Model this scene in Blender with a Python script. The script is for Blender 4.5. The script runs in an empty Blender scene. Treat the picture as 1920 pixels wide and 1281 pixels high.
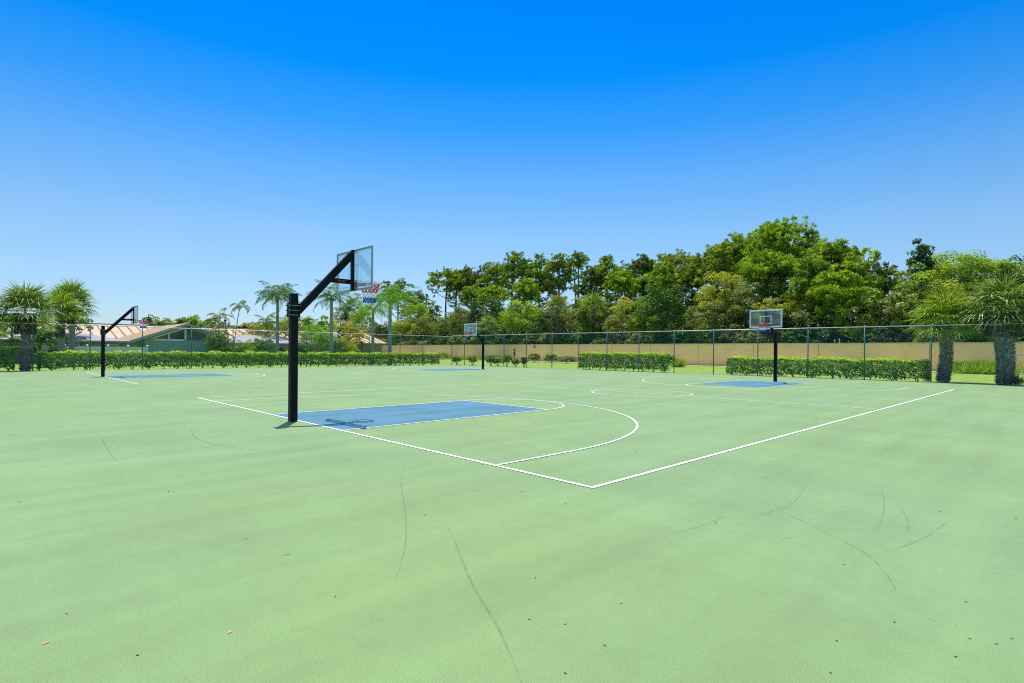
import bpy, math, random
import numpy as np
from mathutils import Matrix, Vector

C = bpy.context.scene.collection
SC = bpy.context.scene
R = math.radians

# ------------------------------------------------------------------ camera
FPX, PPY = 1032.83, 664.46                   # focal length and principal row, in pixels of a 1920 wide frame
CAM = np.array([3.772, -4.951, 1.519])
YAW, PITCH, ROLL = -0.79817, -0.005074, 0.008276
cy_, sy_, cp_, sp_ = math.cos(YAW), math.sin(YAW), math.cos(PITCH), math.sin(PITCH)
FWD = np.array([sy_*cp_, cy_*cp_, sp_]); r0 = np.array([cy_, -sy_, 0.0]); u0 = np.cross(r0, FWD)
RGT = math.cos(ROLL)*r0 + math.sin(ROLL)*u0
UPV = -math.sin(ROLL)*r0 + math.cos(ROLL)*u0
cam = bpy.data.cameras.new('camera')
cam.sensor_width = 36.0; cam.lens = 36.0*FPX/1920.0; cam.shift_y = (PPY-640.5)/1920.0
cam.clip_start = 0.05; cam.clip_end = 3000
cam_o = bpy.data.objects.new('camera', cam); C.objects.link(cam_o)
M4 = Matrix.Identity(4)
for i in range(3):
    M4[i][0], M4[i][1], M4[i][2], M4[i][3] = RGT[i], UPV[i], -FWD[i], CAM[i]
cam_o.matrix_world = M4
SC.camera = cam_o

# ------------------------------------------------------------------ sky, sun, exposure
SUN_EL = R(68.3)
SUN_V = np.array([-0.819, 0.573]); SUN_V /= np.linalg.norm(SUN_V)      # horizontal direction towards the sun
world = bpy.data.worlds.new('World'); SC.world = world; world.use_nodes = True
nt = world.node_tree; nt.nodes.clear()
sky = nt.nodes.new('ShaderNodeTexSky'); sky.sky_type = 'NISHITA'; sky.sun_disc = False
sky.sun_elevation = SUN_EL; sky.sun_rotation = math.atan2(SUN_V[0], SUN_V[1])
sky.air_density = 1.0; sky.dust_density = 0.6; sky.ozone_density = 2.0
tc = nt.nodes.new('ShaderNodeTexCoord'); sep = nt.nodes.new('ShaderNodeSeparateXYZ')
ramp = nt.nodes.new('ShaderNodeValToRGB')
mul = nt.nodes.new('ShaderNodeMix'); mul.data_type = 'RGBA'; mul.blend_type = 'MULTIPLY'; mul.inputs[0].default_value = 1.0
bg = nt.nodes.new('ShaderNodeBackground'); bg.inputs[1].default_value = 0.15
wo = nt.nodes.new('ShaderNodeOutputWorld')
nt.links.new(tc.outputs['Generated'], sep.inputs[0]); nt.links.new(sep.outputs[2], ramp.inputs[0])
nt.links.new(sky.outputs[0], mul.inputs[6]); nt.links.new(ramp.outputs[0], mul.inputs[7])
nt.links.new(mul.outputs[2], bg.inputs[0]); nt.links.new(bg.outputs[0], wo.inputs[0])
SKYRAMP = [(0.000, (0.465, 0.565, 0.76)), (0.067, (0.455, 0.558, 0.72)), (0.124, (0.452, 0.575, 0.69)), (0.198, (0.425, 0.600, 0.703)), (0.287, (0.268, 0.566, 0.782)), (0.368, (0.085, 0.494, 0.843)), (0.442, (0.004, 0.428, 0.892)), (0.532, (0.000, 0.372, 0.927)), (0.570, (0.02, 0.40, 0.94)), (0.680, (0.9, 1.05, 1.2)), (0.850, (1.7, 1.65, 1.55))]  # last stops, out of view, are raised to add fill light on the wall
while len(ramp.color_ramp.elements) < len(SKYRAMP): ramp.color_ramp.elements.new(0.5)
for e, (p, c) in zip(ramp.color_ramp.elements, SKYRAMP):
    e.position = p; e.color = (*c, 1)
sun = bpy.data.lights.new('sun', 'SUN'); sun.energy = 4.6; sun.angle = R(0.53); sun.color = (1.0, 0.96, 0.88)
sun_o = bpy.data.objects.new('sun', sun); C.objects.link(sun_o)
sd = Vector((SUN_V[0]*math.cos(SUN_EL), SUN_V[1]*math.cos(SUN_EL), math.sin(SUN_EL)))
sun_o.rotation_euler = sd.to_track_quat('Z', 'Y').to_euler(); sun_o.location = (0, 0, 40)
SC.view_settings.view_transform = 'Standard'; SC.view_settings.look = 'None'
SC.view_settings.gamma = 1.0; SC.view_settings.exposure = 0.45
SC.view_settings.use_curve_mapping = False
SC.cycles.max_bounces = 8; SC.cycles.transparent_max_bounces = 24
SC.cycles.use_denoising = False
SC.cycles.sample_clamp_indirect = 6.0
SC.cycles.pixel_filter_type = 'BLACKMAN_HARRIS'; SC.cycles.filter_width = 1.1

# ------------------------------------------------------------------ measuring helpers (photo column/row to a real place)
def ray(u, v=659.0):
    return FWD + (u-960)/FPX*RGT - (v-PPY)/FPX*UPV
def ground(u, v, z=0.0):
    d = ray(u, v); return CAM + (z-CAM[2])/d[2]*d
def at_y(u, Y):
    d = ray(u); t = (Y-CAM[1])/d[1]; p = CAM+t*d; return p[0], Y, t
def at_x(u, X):
    d = ray(u); t = (X-CAM[0])/d[0]; p = CAM+t*d; return X, p[1], t
def at_d(u, t):
    p = CAM+t*ray(u); return p[0], p[1], t
def hz(u, v, t):                              # height of row v at column u and depth t
    return float((CAM+t*ray(u, v))[2])

# ------------------------------------------------------------------ object helpers
def tag(o, label=None, cat=None, group=None, kind=None):
    if label: o['label'] = label
    if cat: o['category'] = cat
    if group: o['group'] = group
    if kind: o['kind'] = kind
    return o
def empty(name, loc, rz=0.0):
    o = bpy.data.objects.new(name, None); C.objects.link(o); o.location = loc; o.rotation_euler = (0, 0, rz)
    o.empty_display_size = 0.3
    return o
class MB:
    def __init__(s): s.v = []; s.f = []; s.m = []
    def add(s, vs, fs, mi=0):
        b = len(s.v); s.v.extend([tuple(map(float, p)) for p in vs]); s.f.extend([tuple(b+i for i in f) for f in fs]); s.m.extend([mi]*len(fs))
        return s
    def box(s, c, size, M=None, mi=0):
        hx, hy, hz_ = size[0]/2, size[1]/2, size[2]/2
        vs = [Vector((x*hx, y*hy, z*hz_)) for x in (-1, 1) for y in (-1, 1) for z in (-1, 1)]
        if M is not None: vs = [M @ p for p in vs]
        vs = [p+Vector(c) for p in vs]
        return s.add(vs, [(0, 1, 3, 2), (4, 6, 7, 5), (0, 4, 5, 1), (2, 3, 7, 6), (0, 2, 6, 4), (1, 5, 7, 3)], mi)
    def beam(s, p0, p1, w, h, up=(0, 0, 1), mi=0):
        p0, p1 = Vector(p0), Vector(p1); d = (p1-p0).normalized(); sd_ = d.cross(Vector(up)).normalized(); u = sd_.cross(d)
        vs = [p+a*sd_*w/2+b*u*h/2 for p in (p0, p1) for a, b in ((-1, -1), (1, -1), (1, 1), (-1, 1))]
        return s.add(vs, [(3, 2, 1, 0), (4, 5, 6, 7), (0, 1, 5, 4), (1, 2, 6, 5), (2, 3, 7, 6), (3, 0, 4, 7)], mi)
    def tube(s, pts, rad, n=8, mi=0, cap=True):
        pts = [Vector(p) for p in pts]
        if not hasattr(rad, '__len__'): rad = [rad]*len(pts)
        b = len(s.v); prev = None
        for i, p in enumerate(pts):
            d = (pts[min(i+1, len(pts)-1)]-pts[max(i-1, 0)]).normalized()
            a = prev if prev is not None else (Vector((1, 0, 0)) if abs(d.x) < 0.8 else Vector((0, 1, 0)))
            a = (a-d*a.dot(d)).normalized(); prev = a; c = d.cross(a)
            for k in range(n):
                t = 2*math.pi*k/n; q = p+rad[i]*(math.cos(t)*a+math.sin(t)*c); s.v.append(tuple(q))
        for i in range(len(pts)-1):
            for k in range(n):
                k2 = (k+1) % n; s.f.append((b+i*n+k, b+i*n+k2, b+(i+1)*n+k2, b+(i+1)*n+k)); s.m.append(mi)
        if cap:
            s.f.append(tuple(b+k for k in reversed(range(n)))); s.m.append(mi)
            s.f.append(tuple(b+(len(pts)-1)*n+k for k in range(n))); s.m.append(mi)
        return s
    def build(s, name, mats, parent=None, smooth=False, bevel=0.0, loc=None):
        me = bpy.data.meshes.new(name); me.from_pydata(s.v, [], s.f); me.update()
        for m in (mats if isinstance(mats, (list, tuple)) else [mats]): me.materials.append(m)
        if any(s.m): me.polygons.foreach_set('material_index', s.m)
        if smooth: me.polygons.foreach_set('use_smooth', [True]*len(me.polygons))
        o = bpy.data.objects.new(name, me); C.objects.link(o)
        if parent: o.parent = parent
        if loc is not None: o.location = loc
        if bevel:
            b = o.modifiers.new('bevel', 'BEVEL'); b.width = bevel; b.segments = 2; b.limit_method = 'ANGLE'
        return o
TONE = np.random.default_rng(5)
def quads_obj(name, V, mat, parent=None, loc=None, tone=None):
    """V is (N,4,3): N loose quads."""
    V = np.ascontiguousarray(V, dtype=np.float32); n = V.shape[0]
    me = bpy.data.meshes.new(name)
    me.vertices.add(4*n); me.vertices.foreach_set('co', V.reshape(-1))
    me.loops.add(4*n); me.loops.foreach_set('vertex_index', np.arange(4*n, dtype=np.int32))
    me.polygons.add(n); me.polygons.foreach_set('loop_start', np.arange(0, 4*n, 4, dtype=np.int32))
    try: me.polygons.foreach_set('loop_total', np.full(n, 4, dtype=np.int32))
    except Exception: pass
    me.update(calc_edges=True); me.materials.append(mat)
    at = me.attributes.new('tone', 'FLOAT', 'POINT'); tone = TONE.random(n) if tone is None else tone
    at.data.foreach_set('value', np.repeat(tone, 4).astype(np.float32))
    o = bpy.data.objects.new(name, me); C.objects.link(o)
    if parent: o.parent = parent
    if loc is not None: o.location = loc
    return o
def copy_tree(o, parent=None):
    c = o.copy(); C.objects.link(c); c.parent = parent
    for ch in list(o.children): copy_tree(ch, c)
    return c

# ------------------------------------------------------------------ materials
def mat(name, col, rough=0.6, metal=0.0, spec=0.5, noise=None, bump=None):
    m = bpy.data.materials.new(name); m.use_nodes = True; n = m.node_tree; b = n.nodes['Principled BSDF']
    b.inputs['Base Color'].default_value = (*col, 1); b.inputs['Roughness'].default_value = rough
    b.inputs['Metallic'].default_value = metal; b.inputs['Specular IOR Level'].default_value = spec
    if noise:
        sc, amt, det = noise
        tx = n.nodes.new('ShaderNodeTexNoise'); tx.inputs['Scale'].default_value = sc; tx.inputs['Detail'].default_value = det
        co = n.nodes.new('ShaderNodeTexCoord'); n.links.new(co.outputs['Object'], tx.inputs['Vector'])
        mr = n.nodes.new('ShaderNodeMapRange'); mr.inputs[1].default_value = 0.3; mr.inputs[2].default_value = 0.7
        mr.inputs[3].default_value = 1-amt; mr.inputs[4].default_value = 1+amt
        mx = n.nodes.new('ShaderNodeMix'); mx.data_type = 'RGBA'; mx.blend_type = 'MULTIPLY'; mx.inputs[0].default_value = 1
        mx.inputs[6].default_value = (*col, 1)
        n.links.new(tx.outputs[0], mr.inputs[0]); n.links.new(mr.outputs[0], mx.inputs[7]); n.links.new(mx.outputs[2], b.inputs['Base Color'])
        if bump:
            bp = n.nodes.new('ShaderNodeBump'); bp.inputs['Strength'].default_value = bump; bp.inputs['Distance'].default_value = 0.02
            n.links.new(tx.outputs[0], bp.inputs['Height']); n.links.new(bp.outputs[0], b.inputs['Normal'])
    return m
LEAF_GAIN = 1.75
def leaf_mat(name, cols, trans=0.35, gloss=0.06, rough=0.4):
    """cols: list of (position, colour): each leaf picks its own by the island's random value."""
    m = bpy.data.materials.new(name); m.use_nodes = True; n = m.node_tree; n.nodes.clear()
    out = n.nodes.new('ShaderNodeOutputMaterial'); ge = n.nodes.new('ShaderNodeNewGeometry'); cr = n.nodes.new('ShaderNodeValToRGB')
    while len(cr.color_ramp.elements) < len(cols): cr.color_ramp.elements.new(0.5)
    g_ = 1.0 if name in ('palm_boots', 'dead_fronds') else LEAF_GAIN
    for e, (p, c) in zip(cr.color_ramp.elements, cols): e.position = p; e.color = (c[0]*g_, c[1]*g_, c[2]*g_*0.85, 1)
    gloss *= 0.45; rough = 0.55
    atn = n.nodes.new('ShaderNodeAttribute'); atn.attribute_name = 'tone'; mt_ = n.nodes.new('ShaderNodeMath'); mt_.operation = 'MULTIPLY_ADD'; mt_.inputs[1].default_value = 0.55
    m2_ = n.nodes.new('ShaderNodeMath'); m2_.operation = 'MULTIPLY'; m2_.inputs[1].default_value = 0.45
    n.links.new(ge.outputs['Random Per Island'], m2_.inputs[0]); n.links.new(atn.outputs['Fac'], mt_.inputs[0]); n.links.new(m2_.outputs[0], mt_.inputs[2]); n.links.new(mt_.outputs[0], cr.inputs[0])
    di = n.nodes.new('ShaderNodeBsdfDiffuse'); tr = n.nodes.new('ShaderNodeBsdfTranslucent'); gl = n.nodes.new('ShaderNodeBsdfGlossy')
    gl.inputs['Roughness'].default_value = rough; gl.inputs['Color'].default_value = (0.6, 0.8, 0.5, 1)
    tm = n.nodes.new('ShaderNodeMix'); tm.data_type = 'RGBA'; tm.blend_type = 'MULTIPLY'; tm.inputs[0].default_value = 1
    tm.inputs[7].default_value = (1.35, 1.4, 0.35, 1)
    n.links.new(cr.outputs[0], di.inputs[0]); n.links.new(cr.outputs[0], tm.inputs[6]); n.links.new(tm.outputs[2], tr.inputs[0])
    a = n.nodes.new('ShaderNodeMixShader'); a.inputs[0].default_value = trans
    b = n.nodes.new('ShaderNodeMixShader'); b.inputs[0].default_value = gloss
    n.links.new(di.outputs[0], a.inputs[1]); n.links.new(tr.outputs[0], a.inputs[2])
    n.links.new(a.outputs[0], b.inputs[1]); n.links.new(gl.outputs[0], b.inputs[2]); n.links.new(b.outputs[0], out.inputs[0])
    return m
def paint_mat(name, col, streak=0.07, speck=0.10, tint=(1.0, 1.0, 0.93)):
    m = bpy.data.materials.new(name); m.use_nodes = True; n = m.node_tree; b = n.nodes['Principled BSDF']
    b.inputs['Roughness'].default_value = 0.85; b.inputs['Specular IOR Level'].default_value = 0.25
    co = n.nodes.new('ShaderNodeTexCoord')
    def nz(scale, det, sv, rot=0.0, lo=0.3, hi=0.7):
        mp = n.nodes.new('ShaderNodeMapping'); mp.inputs['Scale'].default_value = sv; mp.inputs['Rotation'].default_value = (0, 0, rot)
        t = n.nodes.new('ShaderNodeTexNoise'); t.inputs['Scale'].default_value = scale; t.inputs['Detail'].default_value = det
        r = n.nodes.new('ShaderNodeMapRange'); r.inputs[1].default_value = lo; r.inputs[2].default_value = hi
        n.links.new(co.outputs['Object'], mp.inputs[0]); n.links.new(mp.outputs[0], t.inputs[0]); n.links.new(t.outputs[0], r.inputs[0])
        return r, t
    def mulc(src, r, lo, hi):
        r.inputs[3].default_value = lo; r.inputs[4].default_value = hi
        mx = n.nodes.new('ShaderNodeMix'); mx.data_type = 'RGBA'; mx.blend_type = 'MULTIPLY'; mx.inputs[0].default_value = 1
        n.links.new(src, mx.inputs[6]); n.links.new(r.outputs[0], mx.inputs[7]); return mx.outputs[2]
    rgb = n.nodes.new('ShaderNodeRGB'); rgb.outputs[0].default_value = (*col, 1)
    r, _ = nz(1.0, 4, (1.7, 0.22, 1), 0.06); s = mulc(rgb.outputs[0], r, 1-streak, 1+streak)      # squeegee passes
    r, _ = nz(0.5, 3, (0.5, 1.6, 1), -0.5); s = mulc(s, r, 1-streak*0.7, 1+streak*0.7)
    r, _ = nz(7.0, 5, (1, 1, 1)); s = mulc(s, r, 1-speck*0.35, 1+speck*0.35)
    r, _ = nz(75.0, 3, (1, 1, 1)); s = mulc(s, r, 1-speck*.8, 1+speck*.8)
    r, t = nz(190.0, 2, (1, 1, 1), 0, 0.3, 0.7); s = mulc(s, r, 1-speck*2.4, 1+speck*2.4)
    # yellowish worn patches
    r2, _ = nz(0.16, 3, (1, 1, 1), 0, 0.42, 0.66)
    mx = n.nodes.new('ShaderNodeMix'); mx.data_type = 'RGBA'; mx.blend_type = 'MULTIPLY'
    mx.inputs[7].default_value = (*tint, 1); n.links.new(s, mx.inputs[6]); n.links.new(r2.outputs[0], mx.inputs[0])
    n.links.new(mx.outputs[2], b.inputs['Base Color'])
    bp = n.nodes.new('ShaderNodeBump'); bp.inputs['Strength'].default_value = 0.25; bp.inputs['Distance'].default_value = 0.003
    n.links.new(t.outputs[0], bp.inputs['Height']); n.links.new(bp.outputs[0], b.inputs['Normal'])
    return m
M = {}
M['court'] = paint_mat('court_green', (0.156, 0.245, 0.108), 0.085, 0.10, (1.02, 1.0, 0.86))
M['key'] = paint_mat('key_blue', (0.052, 0.152, 0.216), 0.17, 0.10, (1.15, 1.05, 1.0))
M['line'] = mat('line_white', (0.62, 0.62, 0.605), 0.85, noise=(14, 0.14, 8))
M['black'] = mat('black_steel', (0.006, 0.007, 0.009), 0.55, 0.0, 0.18, noise=(30, 0.25, 3))
M['frame'] = mat('board_frame', (0.26, 0.33, 0.32), 0.4, 0.3)
M['white'] = mat('white_paint', (0.82, 0.84, 0.85), 0.5)
M['red'] = mat('rim_red', (0.45, 0.03, 0.03), 0.45)
M['net_red'] = mat('net_red', (0.55, 0.08, 0.10), 0.9)
M['net_white'] = mat('net_white', (0.8, 0.8, 0.8), 0.9)
M['net_blue'] = mat('net_blue', (0.04, 0.13, 0.5), 0.9)
M['bolt'] = mat('bolt_steel', (0.35, 0.35, 0.36), 0.35, 0.9)
M['rail'] = mat('galvanised_rail', (0.52, 0.56, 0.55), 0.45, 0.35)
M['post'] = mat('fence_post', (0.045, 0.14, 0.13), 0.45, 0.0)
M['wire'] = mat('green_vinyl_wire', (0.05, 0.25, 0.21), 0.5)
M['wall'] = mat('stucco_cream', (0.95, 0.70, 0.28), 0.9, noise=(0.6, 0.06, 5), bump=0.2)
M['coping'] = mat('wall_coping', (0.62, 0.46, 0.29), 0.85)
M['joint'] = mat('wall_joint', (0.33, 0.24, 0.12), 0.9)
M['bark'] = mat('bark_brown', (0.10, 0.075, 0.055), 0.95, noise=(4, 0.4, 5), bump=0.6)
M['palmbark'] = mat('palm_trunk_grey', (0.25, 0.23, 0.20), 0.9, noise=(6, 0.25, 5), bump=0.5)
M['palegreen'] = mat('palm_trunk_pale', (0.27, 0.30, 0.24), 0.85, noise=(5, 0.2, 4), bump=0.4)
M['boot'] = leaf_mat('palm_boots', [(0, (0.10, 0.09, 0.08)), (0.5, (0.30, 0.28, 0.25)), (1, (0.62, 0.60, 0.55))], 0.02, 0.03)
M['deadboot'] = leaf_mat('dead_fronds', [(0, (0.05, 0.03, 0.025)), (0.6, (0.14, 0.075, 0.055)), (1, (0.28, 0.16, 0.10))], 0.1, 0.02)
M['housegreen'] = mat('house_green_brick', (0.30, 0.43, 0.35), 0.85, noise=(5, 0.12, 3), bump=0.2)
M['fascia'] = mat('fascia_sage', (0.32, 0.42, 0.31), 0.7)
M['shingle'] = mat('roof_brown', (0.34, 0.22, 0.12), 0.9, noise=(8, 0.25, 4))
M['glass_dark'] = mat('window_glass', (0.03, 0.05, 0.055), 0.12, 0.0, 0.8)
M['stone'] = mat('stone_panel', (0.12, 0.16, 0.16), 0.9, noise=(7, 0.5, 4), bump=0.5)
M['tanroof'] = mat('metal_roof_tan', (0.50, 0.37, 0.22), 0.85, noise=(0.5, 0.12, 4))
M['seam'] = mat('roof_seam', (0.20, 0.15, 0.12), 0.7)
M['greyroof'] = mat('roof_grey', (0.24, 0.23, 0.25), 0.75, noise=(3, 0.12, 4))
M['beige'] = mat('building_wall', (0.32, 0.27, 0.21), 0.9)
M['vinyl'] = mat('vinyl_white', (0.55, 0.64, 0.62), 0.5)
M['grass'] = mat('grass_ground', (0.16, 0.25, 0.018), 0.95, noise=(1.2, 0.35, 8), bump=0.8)
M['mulch'] = mat('mulch', (0.50, 0.36, 0.20), 0.95, noise=(6, 0.35, 6), bump=0.6)
M['curb'] = mat('court_edge', (0.035, 0.035, 0.035), 0.9, noise=(3, 0.4, 5))
M['box'] = mat('utility_box', (0.06, 0.055, 0.05), 0.6)
# the far canopy greens
M['pine'] = leaf_mat('pine_needles', [(0, (0.035, 0.068, 0.014)), (0.5, (0.095, 0.14, 0.024)), (1, (0.31, 0.37, 0.07))], 0.34, 0.05)
M['pine_dark'] = leaf_mat('pine_needles_dark', [(0, (0.032, 0.06, 0.02)), (0.6, (0.07, 0.10, 0.025)), (1, (0.20, 0.23, 0.06))], 0.3, 0.05)
M['pine_bright'] = leaf_mat('pine_needles_bright', [(0, (0.045, 0.09, 0.014)), (0.5, (0.115, 0.175, 0.022)), (1, (0.34, 0.41, 0.05))], 0.36, 0.05)
M['pine_rust'] = leaf_mat('pine_needles_rusty', [(0, (0.06, 0.08, 0.02)), (0.6, (0.11, 0.12, 0.035)), (1, (0.19, 0.13, 0.06))], 0.3, 0.05)
M['oak'] = leaf_mat('leaves_mid', [(0, (0.035, 0.065, 0.014)), (0.5, (0.08, 0.12, 0.022)), (1, (0.27, 0.30, 0.07))], 0.32, 0.08)
M['dark'] = leaf_mat('leaves_dark_glossy', [(0, (0.018, 0.045, 0.012)), (0.7, (0.04, 0.085, 0.02)), (1, (0.11, 0.18, 0.04))], 0.25, 0.07, .45)
M['bright'] = leaf_mat('leaves_bright', [(0, (0.06, 0.11, 0.014)), (0.5, (0.115, 0.18, 0.02)), (1, (0.30, 0.36, 0.04))], 0.4, 0.06)
M['yellow'] = leaf_mat('leaves_yellow', [(0, (0.08, 0.11, 0.02)), (0.5, (0.17, 0.19, 0.03)), (1, (0.32, 0.28, 0.05))], 0.4, 0.06)
M['olive'] = leaf_mat('leaves_olive', [(0, (0.04, 0.055, 0.02)), (0.6, (0.12, 0.135, 0.045)), (1, (0.30, 0.30, 0.14))], 0.3, 0.08)
M['vine'] = leaf_mat('vine_leaves', [(0, (0.03, 0.04, 0.02)), (0.7, (0.07, 0.075, 0.035)), (1, (0.16, 0.12, 0.08))], 0.15, 0.05)
M['orange'] = leaf_mat('croton_orange', [(0, (0.10, 0.14, 0.02)), (0.5, (0.22, 0.18, 0.03)), (1, (0.42, 0.19, 0.05))], 0.35, 0.05)
M['hedge'] = leaf_mat('hedge_leaves', [(0, (0.018, 0.05, 0.012)), (0.45, (0.055, 0.12, 0.022)), (0.75, (0.13, 0.22, 0.035)), (1, (0.34, 0.40, 0.18))], 0.25, 0.06, 0.5)
M['newgrowth'] = leaf_mat('hedge_new_growth', [(0, (0.13, 0.21, 0.02)), (0.6, (0.24, 0.31, 0.02)), (1, (0.38, 0.39, 0.03))], 0.5, 0.05)
M['fan'] = leaf_mat('sabal_fronds', [(0, (0.025, 0.05, 0.012)), (0.55, (0.075, 0.12, 0.03)), (1, (0.32, 0.36, 0.20))], 0.25, 0.05, 0.5)
M['fan_y'] = leaf_mat('sabal_fronds_yellow', [(0, (0.03, 0.06, 0.012)), (0.55, (0.09, 0.15, 0.025)), (1, (0.26, 0.30, 0.07))], 0.32, 0.05, 0.5)
M['queen'] = leaf_mat('queen_fronds', [(0, (0.03, 0.065, 0.02)), (0.6, (0.065, 0.12, 0.03)), (1, (0.12, 0.19, 0.05))], 0.3, 0.10)
M['queen_b'] = leaf_mat('queen_fronds_bright', [(0, (0.05, 0.11, 0.02)), (0.6, (0.10, 0.20, 0.03)), (1, (0.18, 0.27, 0.06))], 0.4, 0.08)
M['litter'] = mat('dry_leaf', (0.06, 0.05, 0.035), 0.9, 0, .1)
M['litter_o'] = mat('dry_leaf_orange', (0.50, 0.24, 0.10), 0.8)
M['litter_r'] = mat('dry_leaf_red', (0.40, 0.12, 0.05), 0.8)
# glass of the backboards
g = bpy.data.materials.new('board_glass'); g.use_nodes = True; n = g.node_tree; n.nodes.clear()
o_ = n.nodes.new('ShaderNodeOutputMaterial'); t_ = n.nodes.new('ShaderNodeBsdfTransparent'); t_.inputs[0].default_value = (0.90, 0.965, 0.985, 1)
gl_ = n.nodes.new('ShaderNodeBsdfGlossy'); gl_.inputs[0].default_value = (0.8, 0.95, 1, 1); gl_.inputs['Roughness'].default_value = 0.1
fr_ = n.nodes.new('ShaderNodeFresnel'); fr_.inputs[0].default_value = 1.5
ma_ = n.nodes.new('ShaderNodeMath'); ma_.operation = 'MULTIPLY'; ma_.inputs[1].default_value = 0.4
mx_ = n.nodes.new('ShaderNodeMixShader'); n.links.new(fr_.outputs[0], ma_.inputs[0]); n.links.new(ma_.outputs[0], mx_.inputs[0])
dd_ = n.nodes.new('ShaderNodeBsdfTranslucent'); dd_.inputs[0].default_value = (.85, .93, .95, 1); d2_ = n.nodes.new('ShaderNodeBsdfDiffuse'); d2_.inputs[0].default_value = (.8, .9, .93, 1)
m0_ = n.nodes.new('ShaderNodeMixShader'); m0_.inputs[0].default_value = .5; n.links.new(dd_.outputs[0], m0_.inputs[1]); n.links.new(d2_.outputs[0], m0_.inputs[2])
m1_ = n.nodes.new('ShaderNodeMixShader'); m1_.inputs[0].default_value = .06; n.links.new(t_.outputs[0], m1_.inputs[1]); n.links.new(m0_.outputs[0], m1_.inputs[2])
n.links.new(m1_.outputs[0], mx_.inputs[1]); n.links.new(gl_.outputs[0], mx_.inputs[2]); n.links.new(mx_.outputs[0], o_.inputs[0])
M['glass'] = g
def board_paint():
    g = bpy.data.materials.new('board_white'); g.use_nodes = True; n = g.node_tree; n.nodes.clear(); o = n.nodes.new('ShaderNodeOutputMaterial')
    d = n.nodes.new('ShaderNodeBsdfDiffuse'); d.inputs[0].default_value = (.93, .94, .94, 1); t = n.nodes.new('ShaderNodeBsdfTranslucent'); t.inputs[0].default_value = (.93, .94, .94, 1)
    m = n.nodes.new('ShaderNodeMixShader'); m.inputs[0].default_value = .6; n.links.new(d.outputs[0], m.inputs[1]); n.links.new(t.outputs[0], m.inputs[2]); n.links.new(m.outputs[0], o.inputs[0]); return g
M['board_white'] = board_paint()
# tyre scuffs: thin, partly worn through to the green
g = bpy.data.materials.new('scuff'); g.use_nodes = True; n = g.node_tree; b = n.nodes['Principled BSDF']
b.inputs['Base Color'].default_value = (0.07, 0.11, 0.06, 1); b.inputs['Roughness'].default_value = 0.9
t_ = n.nodes.new('ShaderNodeTexNoise'); t_.inputs['Scale'].default_value = 9; t_.inputs['Detail'].default_value = 6
mr = n.nodes.new('ShaderNodeMapRange'); mr.inputs[1].default_value = 0.3; mr.inputs[2].default_value = 0.7; mr.inputs[3].default_value = 0.0; mr.inputs[4].default_value = 0.27
co = n.nodes.new('ShaderNodeTexCoord'); n.links.new(co.outputs['Object'], t_.inputs[0])
n.links.new(t_.outputs[0], mr.inputs[0]); n.links.new(mr.outputs[0], b.inputs['Alpha'])
M['scuff'] = g

# ------------------------------------------------------------------ ground
def sheet(name, x0, x1, y0, y1, z, m, parent=None):
    return MB().add([(x0, y0, z), (x1, y0, z), (x1, y1, z), (x0, y1, z)], [(0, 1, 2, 3)]).build(name, m, parent)
tag(sheet('lawn', -900, 900, -900, 900, -0.05, M['grass']), kind='structure')
FL = -43.9                                   # x of the left fence
def fr_y(x): return 32.35+(x+43.9)*0.020      # y of the right fence line
court = MB()
court.add([(FL+0.05, -18, 0), (14, -18, 0), (14, fr_y(14)-0.1, 0), (FL+0.05, fr_y(FL)-0.1, 0)], [(0, 1, 2, 3)])
court = court.build('court', M['court']); tag(court, kind='structure')
edge = MB()
edge.add([(FL-0.32, -18, -0.03), (FL+0.05, -18, -0.03), (FL+0.05, fr_y(FL)-0.1, -0.03), (FL-0.32, fr_y(FL)+0.3, -0.03),
          (14, fr_y(14)-0.1, -0.03), (14, fr_y(14)+0.3, -0.03)], [(0, 1, 2, 3), (3, 2, 4, 5)])
tag(edge.build('court_edge', M['curb']), kind='structure')
mb = MB(); mb.add([(-140, 57.2, -0.02), (40, 57.2, -0.02), (40, 60, -0.02), (-140, 60, -0.02)], [(0, 1, 2, 3)])
tag(mb.build('mulch_bed', M['mulch']), kind='structure')

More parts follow.
